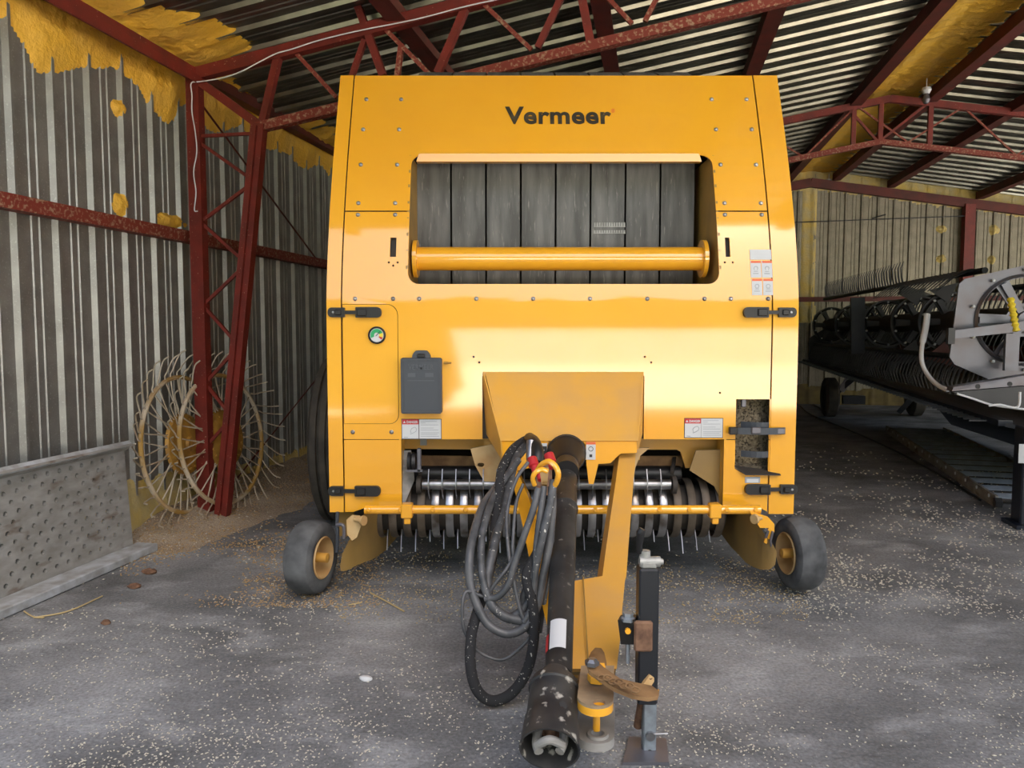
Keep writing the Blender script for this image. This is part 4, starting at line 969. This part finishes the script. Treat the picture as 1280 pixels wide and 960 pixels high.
for (x, y, r) in ((704, 868, .013), (703, 913, .013)):
    # access holes, dark recess discs on the guard wall
    p = at(x, y, 2.2); t = (p-Bc).dot(bd); c = Bc+bd*t; n = (at(x, y, 2.25)-c); n = (n-bd*n.dot(bd)); n = Vector((math.sin(math.asin(max(-1, min(1, n.dot(Vector((1, 0, 0)))/.08)))), 0, 0))
    nn = Vector((n.x, -math.sqrt(max(0, 1-n.x**2))*.55, math.sqrt(max(0, 1-n.x**2))*.83)); nn = (nn-bd*nn.dot(bd)).normalized()
    MB().lathe(c+nn*.077, nn, [(0, r), (.006, r), (.006, 0)], 14).build('access_hole', 'ink', bell)
# yoke inside
yc = Bc+bd*(Lb-.02); X1 = Vector((1, 0, 0)); Z1 = X1.cross(bd).normalized()
b = MB()
for s in (-1, 1):
    q = spline([yc-bd*.10+X1*s*.02, yc-bd*.06+X1*s*.035, yc-bd*.0+X1*s*.040, yc+bd*.035+X1*s*.030], 5); b.tube(q, [.014]*len(q), 10)
b.tube(spline([yc+bd*.02-X1*.038-Z1*.01, yc+bd*.03-Z1*.045, yc+bd*.02+X1*.038-Z1*.01], 6), .013, 10); b.build('drive_yoke', 'panelmetal', bell)
b = MB(); b.lathe(yc-bd*.05+Z1*.03, Z1*-1, [(0, 0), (0, .02), (.06, .02), (.06, 0)], 12); b.lathe(yc-bd*.05, bd, [(-.02, .0), (-.02, .055), (-.005, .055), (-.005, 0)], 20); b.build('yoke_cross', 'brownrust', bell)
b = MB(); c = at(692.5, 815, 2.58); q0 = at(693.5, 801, 2.60); q1 = at(692, 829, 2.50); ab = (q1-q0).normalized(); nrm = Vector((0, -.9, .45)); nrm = (nrm-ab*nrm.dot(ab)).normalized()
cc = P0.lerp(P2, .84)
b.lathe(cc, ax, [(0, .0485), (.14, .0478)], 8, a0=-.62, a1=.62, ref=Vector((-.18, -.85, .5))); b.build('shaft_label', 'white', dr)
b = MB(); b.lathe(cc, ax, [(.06, .0485), (.14, .0482)], 4, a0=.75, a1=1.15, ref=Vector((-.18, -.85, .5))); b.build('shaft_label', 'redlabel', dr)

# ---- hoses
def hose(pts, r, m, name='hydraulic_hose', lab=None, parent=None, k=7):
    P = spline([at(*p) for p in pts], k); P = [Vector((p.x, p.y, max(p.z, r+.004))) for p in P]
    return MB().tube(P, r, 12).build(name, m, parent or baler, label=lab)
hose([(664, 548, 3.72), (655, 551, 3.66), (640, 563, 3.55), (628, 585, 3.42), (624, 610, 3.3), (619, 650, 3.2), (616, 690, 3.12), (608, 730, 3.05), (600, 755, 3.0), (590, 790, 2.92), (588, 830, 2.85), (596, 862, 2.83), (615, 876, 2.84), (640, 866, 2.86), (660, 835, 2.88), (668, 790, 2.9), (665, 750, 2.93), (658, 720, 2.96), (672, 690, 3.0), (681, 660, 3.04), (686, 620, 3.08)], .021, 'sleeve', lab='black woven sleeved hose forming the lowest loop')
hose([(662, 552, 3.68), (650, 560, 3.6), (641, 585, 3.45), (632, 625, 3.3), (618, 680, 3.1), (610, 720, 3.02), (613, 752, 2.96), (630, 770, 2.94), (655, 776, 2.94)], .020, 'hose')
hose([(658, 558, 3.62), (640, 580, 3.5), (620, 610, 3.35), (605, 630, 3.25), (594, 660, 3.12), (587, 695, 3.02), (588, 730, 2.98), (598, 760, 2.95), (612, 782, 2.93), (635, 792, 2.92), (658, 782, 2.92), (672, 755, 2.94), (679, 720, 2.97), (686, 680, 3.0), (690, 640, 3.03), (690, 608, 3.05)], .0175, 'hose2', lab='smooth grey hose in the outermost long loop')
hose([(648, 575, 3.45), (622, 612, 3.3), (607, 650, 3.15), (601, 690, 3.05), (606, 735, 2.97), (625, 768, 2.95), (645, 768, 2.95), (665, 745, 2.96), (670, 720, 2.98)], .016, 'hose')
hose([(673, 610, 3.02), (667, 635, 3.0), (655, 670, 2.98), (643, 705, 2.96), (636, 730, 2.95), (622, 746, 2.95), (606, 748, 2.96)], .014, 'hose2')
hose([(680, 608, 3.03), (676, 640, 3.0), (671, 680, 2.97), (669, 720, 2.95), (664, 760, 2.93), (655, 778, 2.92)], .014, 'hose2')
hose([(692, 600, 3.02), (688, 630, 2.99), (678, 670, 2.96), (668, 715, 2.96), (655, 745, 2.97), (656, 775, 2.95), (664, 790, 2.95)], .016, 'hose')
hose([(660, 578, 3.2), (645, 600, 3.15), (634, 640, 3.1), (636, 690, 3.0), (645, 740, 2.95), (655, 775, 2.92), (668, 785, 2.92)], .008, 'hose2', 'grease_line', 'thin grey line crossing the hose loops')
hose([(654, 605, 3.1), (645, 630, 3.06), (641, 680, 3.0), (640, 700, 2.98), (620, 728, 2.96), (606, 745, 2.97), (582, 740, 2.95), (578, 775, 2.92), (586, 800, 2.92), (604, 818, 2.92), (630, 824, 2.92), (655, 805, 2.92), (667, 788, 2.92)], .007, 'hose2', 'grease_line', 'thin line hanging in the widest loop')
hose([(690, 640, 3.2), (690, 660, 3.1), (688, 700, 3.05), (680, 750, 3.0), (674, 790, 3.0)], .012, 'hose2')
# couplers
b = MB()
for (x, y) in ((665, 573), (672, 583), (686, 568)):
    q = at(x, y, 3.35); b.lathe(q, (.2, -.6, -.7), [(0, 0), (0, .022), (.04, .024), (.045, .016), (.07, .016), (.07, 0)], 12)
b.build('hose_coupler_cap', 'red', baler)
MB().tube([at(664, 552, 3.5), at(662, 575, 3.45)], [.022, .016], 12).build('hose_coupler', 'steel', baler)
MB().tube(spline([at(662, 548, 3.62), at(668, 553, 3.52), at(672, 565, 3.45), at(671, 578, 3.42)], 5), .028, 14).build('hose_elbow', 'black', baler)
MB().plate([at(668, 580, 3.5), at(690, 580, 3.5), at(690, 660, 3.35), at(674, 640, 3.35)], (0, .03, 0)).build('hose_support', 'brownrust', baler)
ring = spline([at(x, y, 3.0) for x, y in ((684, 589), (672, 588), (666, 595), (667, 608), (666, 596), (670, 588))][:1] + [at(x, y, Y) for x, y, Y in ((677, 587, 2.99), (669, 591, 2.99), (666, 598, 3.0), (668, 606, 3.02))], 5)
hk = MB().tube(ring, .010, 10).build('hose_hook', 'yellow', baler)
MB().tube(spline([at(x, y, Y) for x, y, Y in ((672, 588, 3.06), (678, 580, 3.03), (687, 577, 3.0), (695, 584, 2.98), (698, 594, 2.98), (695, 604, 3.0), (689, 611, 3.02))], 6), .0115, 10).build('hook_loop', 'yellow', hk)
MB().plate([at(674, 585, 3.04), at(686, 585, 3.04), at(684, 606, 3.05), at(677, 605, 3.05)], (0, .01, 0)).build('hook_plate', 'tan_paint', hk)
MB().bar(at(681, 600, 3.05), at(678, 640, 3.4), .02).build('hook_stalk', 'yellow_dull', hk)

# ================================================================== COMBINE HEADER on the right
hd = thing('combine_header', 'long black and grey combine header with finger reel parked along the right side', 'combine header', W(3.5, 10, 0))
def hb(name, m, mb, parent=None, label=None): return mb.build(name, m, parent or hd, label=label)
RU, RH = 3.32, 1.58       # reel axis
RU = toS(onV(1280, 400, 7.0))[0]; RH = toS(onV(1280, 400, 7.0))[2]
V0, V1 = 7.0, 14.3; RR = .50
# table, back sheet, cutterbar
hb('cutterbar', 'navy', MB().bar(W(2.62, 6.4, .74), W(2.62, 14.4, .90), .10, .045))
b = MB(); b.plate([W(2.62, 6.4, .74), W(2.62, 14.4, .90), W(3.6, 14.4, .72), W(3.6, 6.4, .58)], (0, 0, -.03)); hb('draper_deck', 'hdark', b)
b = MB(); b.plate([W(3.6, 6.4, .58), W(3.6, 14.4, .72), W(4.3, 14.4, 1.05), W(4.3, 6.4, .95)], (0, 0, -.04)); hb('rear_sheet', 'black', b)
b = MB(); b.plate([W(4.3, 6.4, .6), W(4.3, 14.4, .6), W(4.35, 14.4, 1.75), W(4.35, 7.4, 1.70), W(4.35, 7.0, 1.3), W(4.35, 6.4, 1.25)], (.04, 0, 0)); hb('rear_frame', 'black', b)
hb('added_end_sheet', 'black', MB().plate([W(2.66, 14.36, .80), W(4.35, 14.36, .62), W(4.35, 14.36, 1.70), W(3.3, 14.36, 1.72), W(2.66, 14.36, 1.30)], VD*.02))  # black sheet added so the bright back wall stays hidden behind the reel
hb('rear_tube', 'redpurlin', MB().bar(W(4.2, 6.6, 1.15), W(4.2, 14.4, 1.15), .18, .18))
for k in range(70):
    pass
b = MB()
for k in range(66):
    v = 6.6+7.7*k/65; b.plate([W(2.56, v-.02, .74+.02*(v-6.4)), W(2.56, v+.02, .74+.02*(v-6.4)), W(2.44, v, .735+.02*(v-6.4))], (0, 0, -.012))
hb('guard_fingers', 'navy', b, label='row of pointed knife guards').__setitem__('kind', 'stuff')
# reel centre tube
hb('reel_tube', 'dark', MB().lathe(W(RU, V0, RH), VD, [(0, 0), (0, .11), (V1-V0, .11), (V1-V0, 0)], 20))
A6 = [math.radians(a) for a in (100, 45, 350, 236, 290)]
def rp(a, r, v, du=0, dh=0): return W(RU-math.cos(a)*r*(-1)+du, v, RH+math.sin(a)*r+dh)
# spiders
def spider(v, R, m, m2, end=False):
    pts2 = []
    holes = []
    for i in range(6):
        a = math.radians(30+60*i); holes_r = (.17*R/.5, .40*R/.5)
        h = []
        for k in range(7): t = a-math.radians(21)+math.radians(42)*k/6; h.append((math.cos(t)*R*.84, math.sin(t)*R*.84))
        h += [(math.cos(a+math.radians(12))*R*.34, math.sin(a+math.radians(12))*R*.34), (math.cos(a-math.radians(12))*R*.34, math.sin(a-math.radians(12))*R*.34)]
        holes.append(h)
    if end: out = [(-.50, .30), (-.46, .34), (0, .45), (.75, .62), (.75, -.62), (0, -.57), (-.20, -.51), (-.51, -.37), (-.55, -.31)]
    else: out = circ(0, 0, R, 40)
    f = lambda x, z: W(RU+x, v, RH+z); g_ = lambda x, z: W(RU+x, v+(.02 if end else .025), RH+z)
    o = hb('reel_end_plate' if end else 'reel_spider', m, MB().sheet(out, holes, f, g_))
    # raised rings
    MB().lathe(W(RU, v-.02, RH), VD, [(0, R*.86), (-.02, R*.88), (0, R*.92), (.02, R*.92), (.02, R*.86)], 40, close=True).build('spider_ring', m2, o)
    MB().lathe(W(RU, v-.05, RH), VD, [(0, 0), (0, R*.16), (.05, R*.20), (.05, 0)], 20).build('spider_hub', m2, o)
    n = 0
    for a in [.35+i*2*PI/10 for i in range(10)]:
        q = rp(a, R*(.89 if not end else 1.0), v-.03); MB().lathe(q, VD*-1, [(-.02, .014), (.006, .014), (.01, .008), (.01, 0)], 8).build('spider_bolt', 'white', o)
    for i in range(6):
        a = math.radians(60*i); MB().bar(rp(a, R*.18, v-.02), rp(a, R*.84, v-.02), .05, .03, up=VD).build('spider_spoke', m2, o)
    return o
spider(7.0, .41, 'hgrey', 'hgrey', True)
for v in (8.6, 9.55, 10.8, 12.4, 14.1): spider(v, .31, 'hdark', 'hdark')
# triangular bat brackets on the second spider
for i_, (a, m) in enumerate(((math.radians(105), 'hdark'), (math.radians(255), 'hred'))):
    for v in (8.55, 9.5):
        MB().plate([rp(a-.36, .40 if i_ == 0 else .46, v), rp(a+.36, .40 if i_ == 0 else .46, v), rp(a, .20, v)], VD*.015).build('bat_bracket', m if v < 9 else 'hdark', hd)
# bats with combs of fingers
BR = (.46, .44, .42, .40, .44)
for i, a in enumerate(A6):
    o = hb('reel_bat', 'black', MB().tube([rp(a, BR[i], V0+(.6 if i == 0 else .1)), rp(a, BR[i], V1)], .028, 8))
    b = MB(); n = 60
    for k in range(n):
        v = V0+.25+(V1-V0-.4)*k/(n-1); base = rp(a, BR[i], max(v, V0+(.65 if i == 0 else 0)))
        if i == 0: dirs = [Vector((0, 0, 0)), UD*-.10+ZD*.01, UD*-.24+ZD*-.06, UD*-.36+ZD*-.17] if v < 9.9 else [Vector((0, 0, 0)), UD*-.02+ZD*.10, UD*-.03+ZD*.2, UD*-.0+ZD*.28]
        elif i in (3, 4): dirs = [Vector((0, 0, 0)), UD*-.07+ZD*-.10, UD*-.10+ZD*-.22, UD*-.06+ZD*-.34]
        else: dirs = [Vector((0, 0, 0)), UD*-.05+ZD*-.09, UD*-.08+ZD*-.18, UD*-.05+ZD*-.28]
        b.tube([base+d for d in dirs], [.011, .010, .008, .004], 5)
    b.build('finger_comb', 'hdark' if i in (3, 4) else 'black', o)
# top shield over the far end (curved black tin) and black upright arm
b = MB(); 
hb('reel_arm', 'navy', MB().bar(onV(1072, 372, 10.4), onV(1072, 442, 10.4), .16, .06, up=VD))
hb('reel_arm', 'black', MB().bar(W(4.2, 10.4, 1.5), W(3.0, 10.4, 1.95), .1, .12))
b = MB(); b.plate([onV(1195, 414, 6.8)+Vector((-.06, 0, 0)), onV(1195, 424, 6.8)+Vector((-.06, 0, 0)), onV(1300, 412, 6.8), onV(1300, 399, 6.8)], VD*.05); hb('lift_arm', 'hgrey', b)
hb('arm_end', 'hdark', MB().box(onV(1188, 420, 6.8), (.05, .06, .13), UD, VD, ZD))
hb('arm_upright', 'hgrey', MB().box(onV(1264, 440, 6.85), (.10, .04, .30), UD, VD, ZD))
hb('yellow_spring', 'gyel', MB().lathe(onV(1263, 372, 6.8), onV(1270, 412, 6.8)-onV(1263, 372, 6.8), [(0, 0), (0, .02), (.02, .03), (.04, .02), (.06, .03), (.08, .02), (.10, .03), (.12, .02), (.14, .03), (.16, .02), (.18, .03), (.20, .02), (.22, .03), (.24, .02), (.27, .03), (.28, 0)], 12))
# crop divider end sheet
dv = MB(); q = [onV(1190, 489, 6.35), onV(1192, 484, 6.35), onV(1300, 466, 6.5), onV(1300, 480, 6.5)]
dv.plate(q, VD*.12); dvo = hb('crop_divider', 'hgrey', dv)
MB().plate([onV(1192, 490, 6.36), onV(1300, 481, 6.5), onV(1300, 514, 6.5), onV(1262, 510, 6.45), onV(1225, 503, 6.4)], VD*.10).build('divider_side', 'hdark', dvo)
for (x, y) in ((1222, 483), (1262, 480)): MB().lathe(onV(x, y, 6.33), VD*-1, [(0, .018), (.005, .018), (.005, 0)], 10).build('divider_bolt', 'ink', dvo)
hb('white_hose', 'hwhite', MB().tube(spline([onV(x, y, v) for x, y, v in ((1159, 393, 7.3), (1157, 410, 7.25), (1153, 430, 7.2), (1152, 450, 7.1), (1158, 466, 7.0), (1170, 480, 6.8), (1185, 488, 6.6))], 6), [.026]*12+[.018]*24+[.014], 10))
hb('white_hose', 'hwhite', MB().tube(spline([onV(x, y, 6.3) for x, y in ((1196, 492), (1215, 498), (1240, 506), (1275, 511), (1300, 512))], 5), .008, 8))
hb('white_hose', 'hwhite', MB().tube(spline([onV(x, y, 6.28) for x, y in ((1236, 507), (1250, 506), (1272, 509), (1275, 490))], 5), .009, 8))
# front stand (black post) with sticker
po = MB().box(W(2.74, 6.22, .38), (.20, .16, .72), UD, VD, ZD, bev=.01)
pst = hb('stand_post', 'navy', po)
MB().box(W(2.74, 6.20, .015), (.30, .26, .03), UD, VD, ZD).build('stand_foot', 'navy', pst)
MB().box(onV(1278, 567, 6.13), (.05, .004, .14), UD, VD, ZD).build('stand_sticker', 'white', pst)
# transport wheels and legs
for (v, u) in ((13.48, 2.85), (13.9, 4.3)):
    t = MB().lathe(W(u-.1, v, .33), UD, [(0, .2), (0, .28), (.03, .325), (.17, .325), (.20, .28), (.20, .2)], 32, close=True).build('transport_tyre', 'tyre', hd)
    MB().lathe(W(u-.1, v, .33), UD, [(0, .2), (.03, .19), (.05, .06), (.02, .05), (.02, 0)], 24).build('wheel_rim', 'hdark', t)
hb('wheel_strut', 'hgrey', MB().bar(W(3.15, 13.3, .75), W(2.98, 13.3, .45), .05, .10))
hb('wheel_strut', 'navy', MB().bar(W(3.3, 13.2, .8), W(2.85, 13.4, .33), .08, .08))
hb('wheel_strut', 'navy', MB().bar(W(4.4, 13.2, .8), W(3.9, 13.4, .1), .08, .08))
hb('strut_foot', 'navy', MB().box(W(3.2, 13.4, .30), (.34, .12, .14), UD, VD, ZD))
hb('under_skirt', 'black', MB().plate([W(3.7, 6.6, .58), W(3.7, 12, .70), W(4.2, 12, .08), W(4.2, 6.6, .08)], (.02, 0, 0)))  # black sheet added to block light and darken the space below the header
hb('stand_leg', 'black', MB().bar(W(4.2, 7.5, .8), W(4.2, 7.5, 0), .1, .1))

# ================================================================== grate on the floor
c0 = ground(1108, 541); c1 = ground(1246, 636); c2 = ground(1150, 541); dirn = (c1-c0); L1 = dirn.length; dn = dirn.normalized(); side_ = Vector((-dn.y, dn.x, 0))
gt = thing('steel_grate', 'blue grey slatted steel grate lying on the floor under the header', 'grate', c0.lerp(c1, .5)+side_*.3)
GW = .72
for off, lab in ((0, 'near'), (GW, 'far')):
    b = MB(); b.bar(c0+side_*off+Vector((0, 0, .055)), c1+side_*off+Vector((0, 0, .055)), .02, .10, up=(0, 0, 1)); 
    o = b.build('side_rail', 'panelmetal', gt)
    if off == 0:
        for k in range(14):
            q = c0.lerp(c1, (k+.5)/14)+Vector((0, 0, .075))-side_*.010; MB().lathe(q, -side_, [(0, .017), (.008, .014), (.008, 0)], 8).build('rail_bolt', 'white', o)
for k in range(14):
    q = c0.lerp(c1, (k+.5)/14)+Vector((0, 0, .07)); b = MB()
    pr = [(-.05, 0), (-.03, .02), (0, .03), (.03, .02), (.05, 0), (.05, -.006), (-.05, -.006)]
    vs = [q+dn*a+Vector((0, 0, c))+side_*s_ for s_ in (0, GW) for a, c in pr]; n = len(pr)
    b.add(vs, [tuple(range(n)), tuple(range(2*n-1, n-1, -1))]+[(i, (i+1) % n, n+(i+1) % n, n+i) for i in range(n)]); b.build('grate_slat', 'ramp', gt)
q = c1+Vector((0, 0, .05)); MB().lathe(q-side_*.02, side_, [(0, 0), (0, .045), (.05, .045), (.05, 0)], 6).build('rail_end_nut', 'hdark', gt)
# floor cables
pts = [ground(x, y, .012) for x, y in ((1000, 507), (1012, 517), (1030, 525), (1060, 537), (1090, 550), (1125, 566), (1160, 585), (1195, 606), (1225, 625))]
tag(MB().tube(spline(pts, 5), .012, 6).build('floor_cable', 'blackp'), 'dark cable lying on the floor from behind the baler towards the grate', 'cable')
pts = [ground(x, y, .010) for x, y in ((1016, 505), (1030, 513), (1034, 520), (1020, 522))]
tag(MB().tube(spline(pts, 5), .010, 6).build('floor_cable', 'blackp'), 'short dark cable end curled beside the header wheel', 'cable')

# ================================================================== perforated panel at the left wall
pan = thing('perforated_panel', 'weathered grey brown perforated steel panel leaning along the left wall', 'panel', W(-3.35, 3.2, 0))
ub, ut = -3.345, -3.395; va, vb_ = 1.6, 4.40; ha, hb_ = .03, .715
def ps(v, h, d=0): t = h/hb_; return W(ub+(ut-ub)*t+d, v, h)
b = MB(); dv_, dh_ = .088, .0535; rows = int((hb_-.11-ha)/dh_); r0 = .0145
for j in range(rows+1):
    hc = ha+.07+dh_*j; v = va - (dv_/2 if j % 2 else 0)
    while v < vb_:
        x0, x1 = max(va, v), min(vb_, v+dv_)
        if x1-x0 > .001:
            cx = v+dv_/2; y0, y1 = hc-dh_/2, hc+dh_/2
            if x1-x0 > dv_*.99 and not (random.random() < .06):
                for (dd, rev) in ((0, 0), (-.02, 1)):
                    R = [ps(cx+r0*math.cos(a)*1.05, hc+r0*math.sin(a), dd) for a in [PI/4+i*PI/4 for i in range(8)]]
                    C = [ps(x1, y1, dd), ps(cx, y1, dd), ps(x0, y1, dd), ps(x0, hc, dd), ps(x0, y0, dd), ps(cx, y0, dd), ps(x1, y0, dd), ps(x1, hc, dd)]
                    b.add(R+C, [(i, (i+1) % 8, 8+(i+1) % 8, 8+i) for i in range(8)])
                R = [ps(cx+r0*math.cos(a)*1.05, hc+r0*math.sin(a), dd) for dd in (.0, -.02) for a in [PI/4+i*PI/4 for i in range(8)]]
                b.add(R, [(i, (i+1) % 8, 8+(i+1) % 8, 8+i) for i in range(8)])
            else:
                b.add([ps(x0, y0), ps(x1, y0), ps(x1, y1), ps(x0, y1)], [(0, 1, 2, 3)])
        v += dv_
yt = ha+.07+dh_*(rows+.5); yb_ = ha+.07-dh_/2
for (y0, y1) in ((ha, yb_), (yt, hb_)): b.add([ps(va, y0), ps(vb_, y0), ps(vb_, y1), ps(va, y1)], [(0, 1, 2, 3)])
b.add([ps(vb_, ha), ps(vb_, hb_), ps(vb_, hb_, -.03), ps(vb_, ha, -.03)], [(0, 1, 2, 3)])
b.build('perforated_sheet', 'panelmetal', pan)
MB().plate([ps(va, .665, .0), ps(vb_+.02, .665, .0), ps(vb_+.02, .70, .055), ps(va, .70, .055)], (-.01, 0, .012)).build('top_flange', 'panelmetal', pan)
MB().plate([ps(va, .70, .055), ps(vb_+.02, .70, .055), ps(vb_+.02, .73, .03), ps(va, .73, .03)], (-.01, 0, -.01)).build('top_lip', 'panellip', pan)
MB().box(W(ub+.075, (va+vb_)/2+.02, .028), (.15, vb_-va+.04, .05), UD, VD, ZD, bev=.006).build('bottom_lip', 'panellip', pan)
# dirt gathered between the panel and the floor

# ================================================================== rake wheels leaning on the left wall
def rake(cv, ch, u, tilt, yaw, R, lab, seed):
    rnd = random.Random(seed)
    C = W(u, cv, ch); n = (UD*math.cos(yaw)+VD*math.sin(yaw)+ZD*math.tan(tilt)).normalized(); Zp = (ZD-n*ZD.dot(n)).normalized(); Xp = Zp.cross(n)
    r = thing('rake_wheel', lab, 'rake wheel', Vector((C.x, C.y, 0)), 'finger rake wheels')
    def q(a, rad, d=0): return C+Xp*math.cos(a)*rad+Zp*math.sin(a)*rad+n*d
    MB().tube([q(2*PI*i/56, R) for i in range(56)], .017, 8, close=True).build('wheel_rim', 'rake', r)
    b = MB().lathe(C, n, [(-.01, 0), (-.01, .22), (.0, .235), (.02, .22), (.045, .12), (.05, .06), (.07, .05), (.07, 0)], 32)
    for rad, m_ in ((.185, 20), (.12, 12)):
        for i in range(m_): b.lathe(q(2*PI*i/m_, rad, .015), n, [(0, .012), (.024, .010), (.024, 0)], 6)
    b.build('wheel_hub', 'rakehub', r)
    for i in range(40):
        a = 2*PI*i/40+rnd.uniform(-.03, .03); off = .16*(1 if i % 2 else -1)
        e = R+.16+rnd.uniform(-.02, .02)
        pts = [q(a+off*1.0, .21, .01), q(a, R, .005), q(a-.06, R+.06, .015), q(a-.15, e, .05), q(a-.17, e+.03, .10)]
        MB().tube(spline(pts, 3), .0055, 5).build('rake_tine', 'rakewire', r)
rake(5.12, .60, -3.44, math.radians(5), 0.02, .50, 'rear one of the two yellow finger rake wheels leaning on the left wall', 3)
rake(5.42, .60, -3.30, math.radians(7), -.08, .50, 'front one of the two yellow finger rake wheels behind the red column', 5)

# ================================================================== spilled grain
def gh(u, v):      # heap height
    e = max(0, 1-(u-UL)/(1.25+.55*math.sin(v*.9)+.2*fbm(v, 0, 0, 1)))*max(0, min(1, (v-4.3)/.8))*max(0, min(1, (10.5-v)/1.5))
    return .16*e**1.2+.02*fbm(u, v, 0, 3)*min(1, e*4)+.006*fbm(u, v, 2, 14)*min(1, e*6)-.004
b = MB(); nu, nv = 80, 170; vs = []
for j in range(nv+1):
    for i in range(nu+1):
        u = UL+.0+2.3*i/nu; v = 4.2+6.6*j/nv; vs.append(W(u, v, gh(u, v)))
b.add(vs, [(j*(nu+1)+i, j*(nu+1)+i+1, (j+1)*(nu+1)+i+1, (j+1)*(nu+1)+i) for j in range(nv) for i in range(nu)])
tag(b.build('grain_heap', 'heap', angle=180), 'brown heap of spilled grain along the foot of the left wall', 'grain', kind='stuff')
def kernels(n, fn, name, m, lab, s0=.004, s1=.007):
    vs = []; fs = []
    for _ in range(n):
        p = fn()
        if p is None: continue
        s = random.uniform(s0, s1)*min(2.0, max(.75, p.y/4)); a = random.uniform(0, PI); dx = Vector((math.cos(a), math.sin(a), random.uniform(-.2, .2)))*s*1.3; dy = Vector((-math.sin(a), math.cos(a), 0))*s*.65; dz = Vector((0, 0, s*.6)); k = len(vs); c = p+dz
        vs += [c+dx, c+dy, c-dx, c-dy, c+dz, c-dz]; fs += [(k, k+1, k+4), (k+1, k+2, k+4), (k+2, k+3, k+4), (k+3, k, k+4), (k+1, k, k+5), (k+2, k+1, k+5), (k+3, k+2, k+5), (k, k+3, k+5)]
    b = MB(); b.v = vs; b.f = fs; tag(b.build(name, m, angle=180), lab, 'grain', kind='stuff')
def onfloor(x0, x1, y0, y1, th=None):
    def f():
        x = random.uniform(x0, x1); y = y0+(y1-y0)*random.random()**.8; p = ground(x, y)
        nval = noise.noise(Vector((p.x*1.3, p.y*1.3, 0)))+.5*noise.noise(Vector((p.x*4, p.y*4, 3)))
        if random.random() > .45+1.1*nval: return None
        s = toS(p)
        if s[0] < UL+.05: return None
        h = gh(s[0], s[1]) if (s[0] < UL+2.3 and 4.2 < s[1] < 10.8) else 0
        return Vector((p.x, p.y, max(h, 0)))
    return f
kernels(16000, onfloor(-100, 1290, 640, 990), 'scattered_grain', 'grainw', 'pale grain kernels strewn over the floor in front of the baler')
kernels(3500, onfloor(980, 1290, 560, 780), 'scattered_grain', 'grainw', 'pale grain kernels on the floor right of the baler')
kernels(9000, onfloor(150, 480, 590, 760), 'scattered_grain', 'cobble', 'tan grain kernels strewn around the heap left of the baler', .004, .007)
kernels(6000, onfloor(420, 1010, 690, 780), 'scattered_chaff', 'straw', 'straw coloured chaff on the floor under the pickup', .003, .006)
for (pts, lab) in (([(463, 741), (480, 750), (505, 764)], 'short straw on the floor left of the hoses'), ([(30, 764), (42, 771), (55, 772)], 'short straw lying by the foot of the perforated panel'), ([(42, 772), (85, 764), (128, 745)], 'long bent straw lying in front of the perforated panel'), ([(436, 756), (447, 754), (452, 753)], 'tiny straw beside the left gauge wheel')):
    P = [ground(x, y, .008) for x, y in pts]; tag(MB().tube(spline(P, 4), .004, 5).build('straw', 'straw'), lab, 'straw')
for (x, y, s, lab) in ((187, 717, .035, 'small dark clod on the grain left of the baler'), (168, 735, .03, 'brown clod near the end of the perforated panel'), (132, 780, .02, 'dark pebble on the floor near the perforated panel'), (458, 850, .02, 'white pebble on the floor in the left foreground')):
    p = ground(x, y); b = MB(); vs = []
    bm = bmesh.new(); bmesh.ops.create_icosphere(bm, subdivisions=2, radius=s)
    b.add([p+Vector((v.co.x*1.3, v.co.y*.9, v.co.z*.5+s*.4))+v.co*.5*noise.noise(v.co*40+p) for v in bm.verts], [tuple(v.index for v in f.verts) for f in bm.faces]); bm.free()
    tag(b.build('dirt_clod', 'brownrust' if 'white' not in lab else 'white'), lab, 'clod')
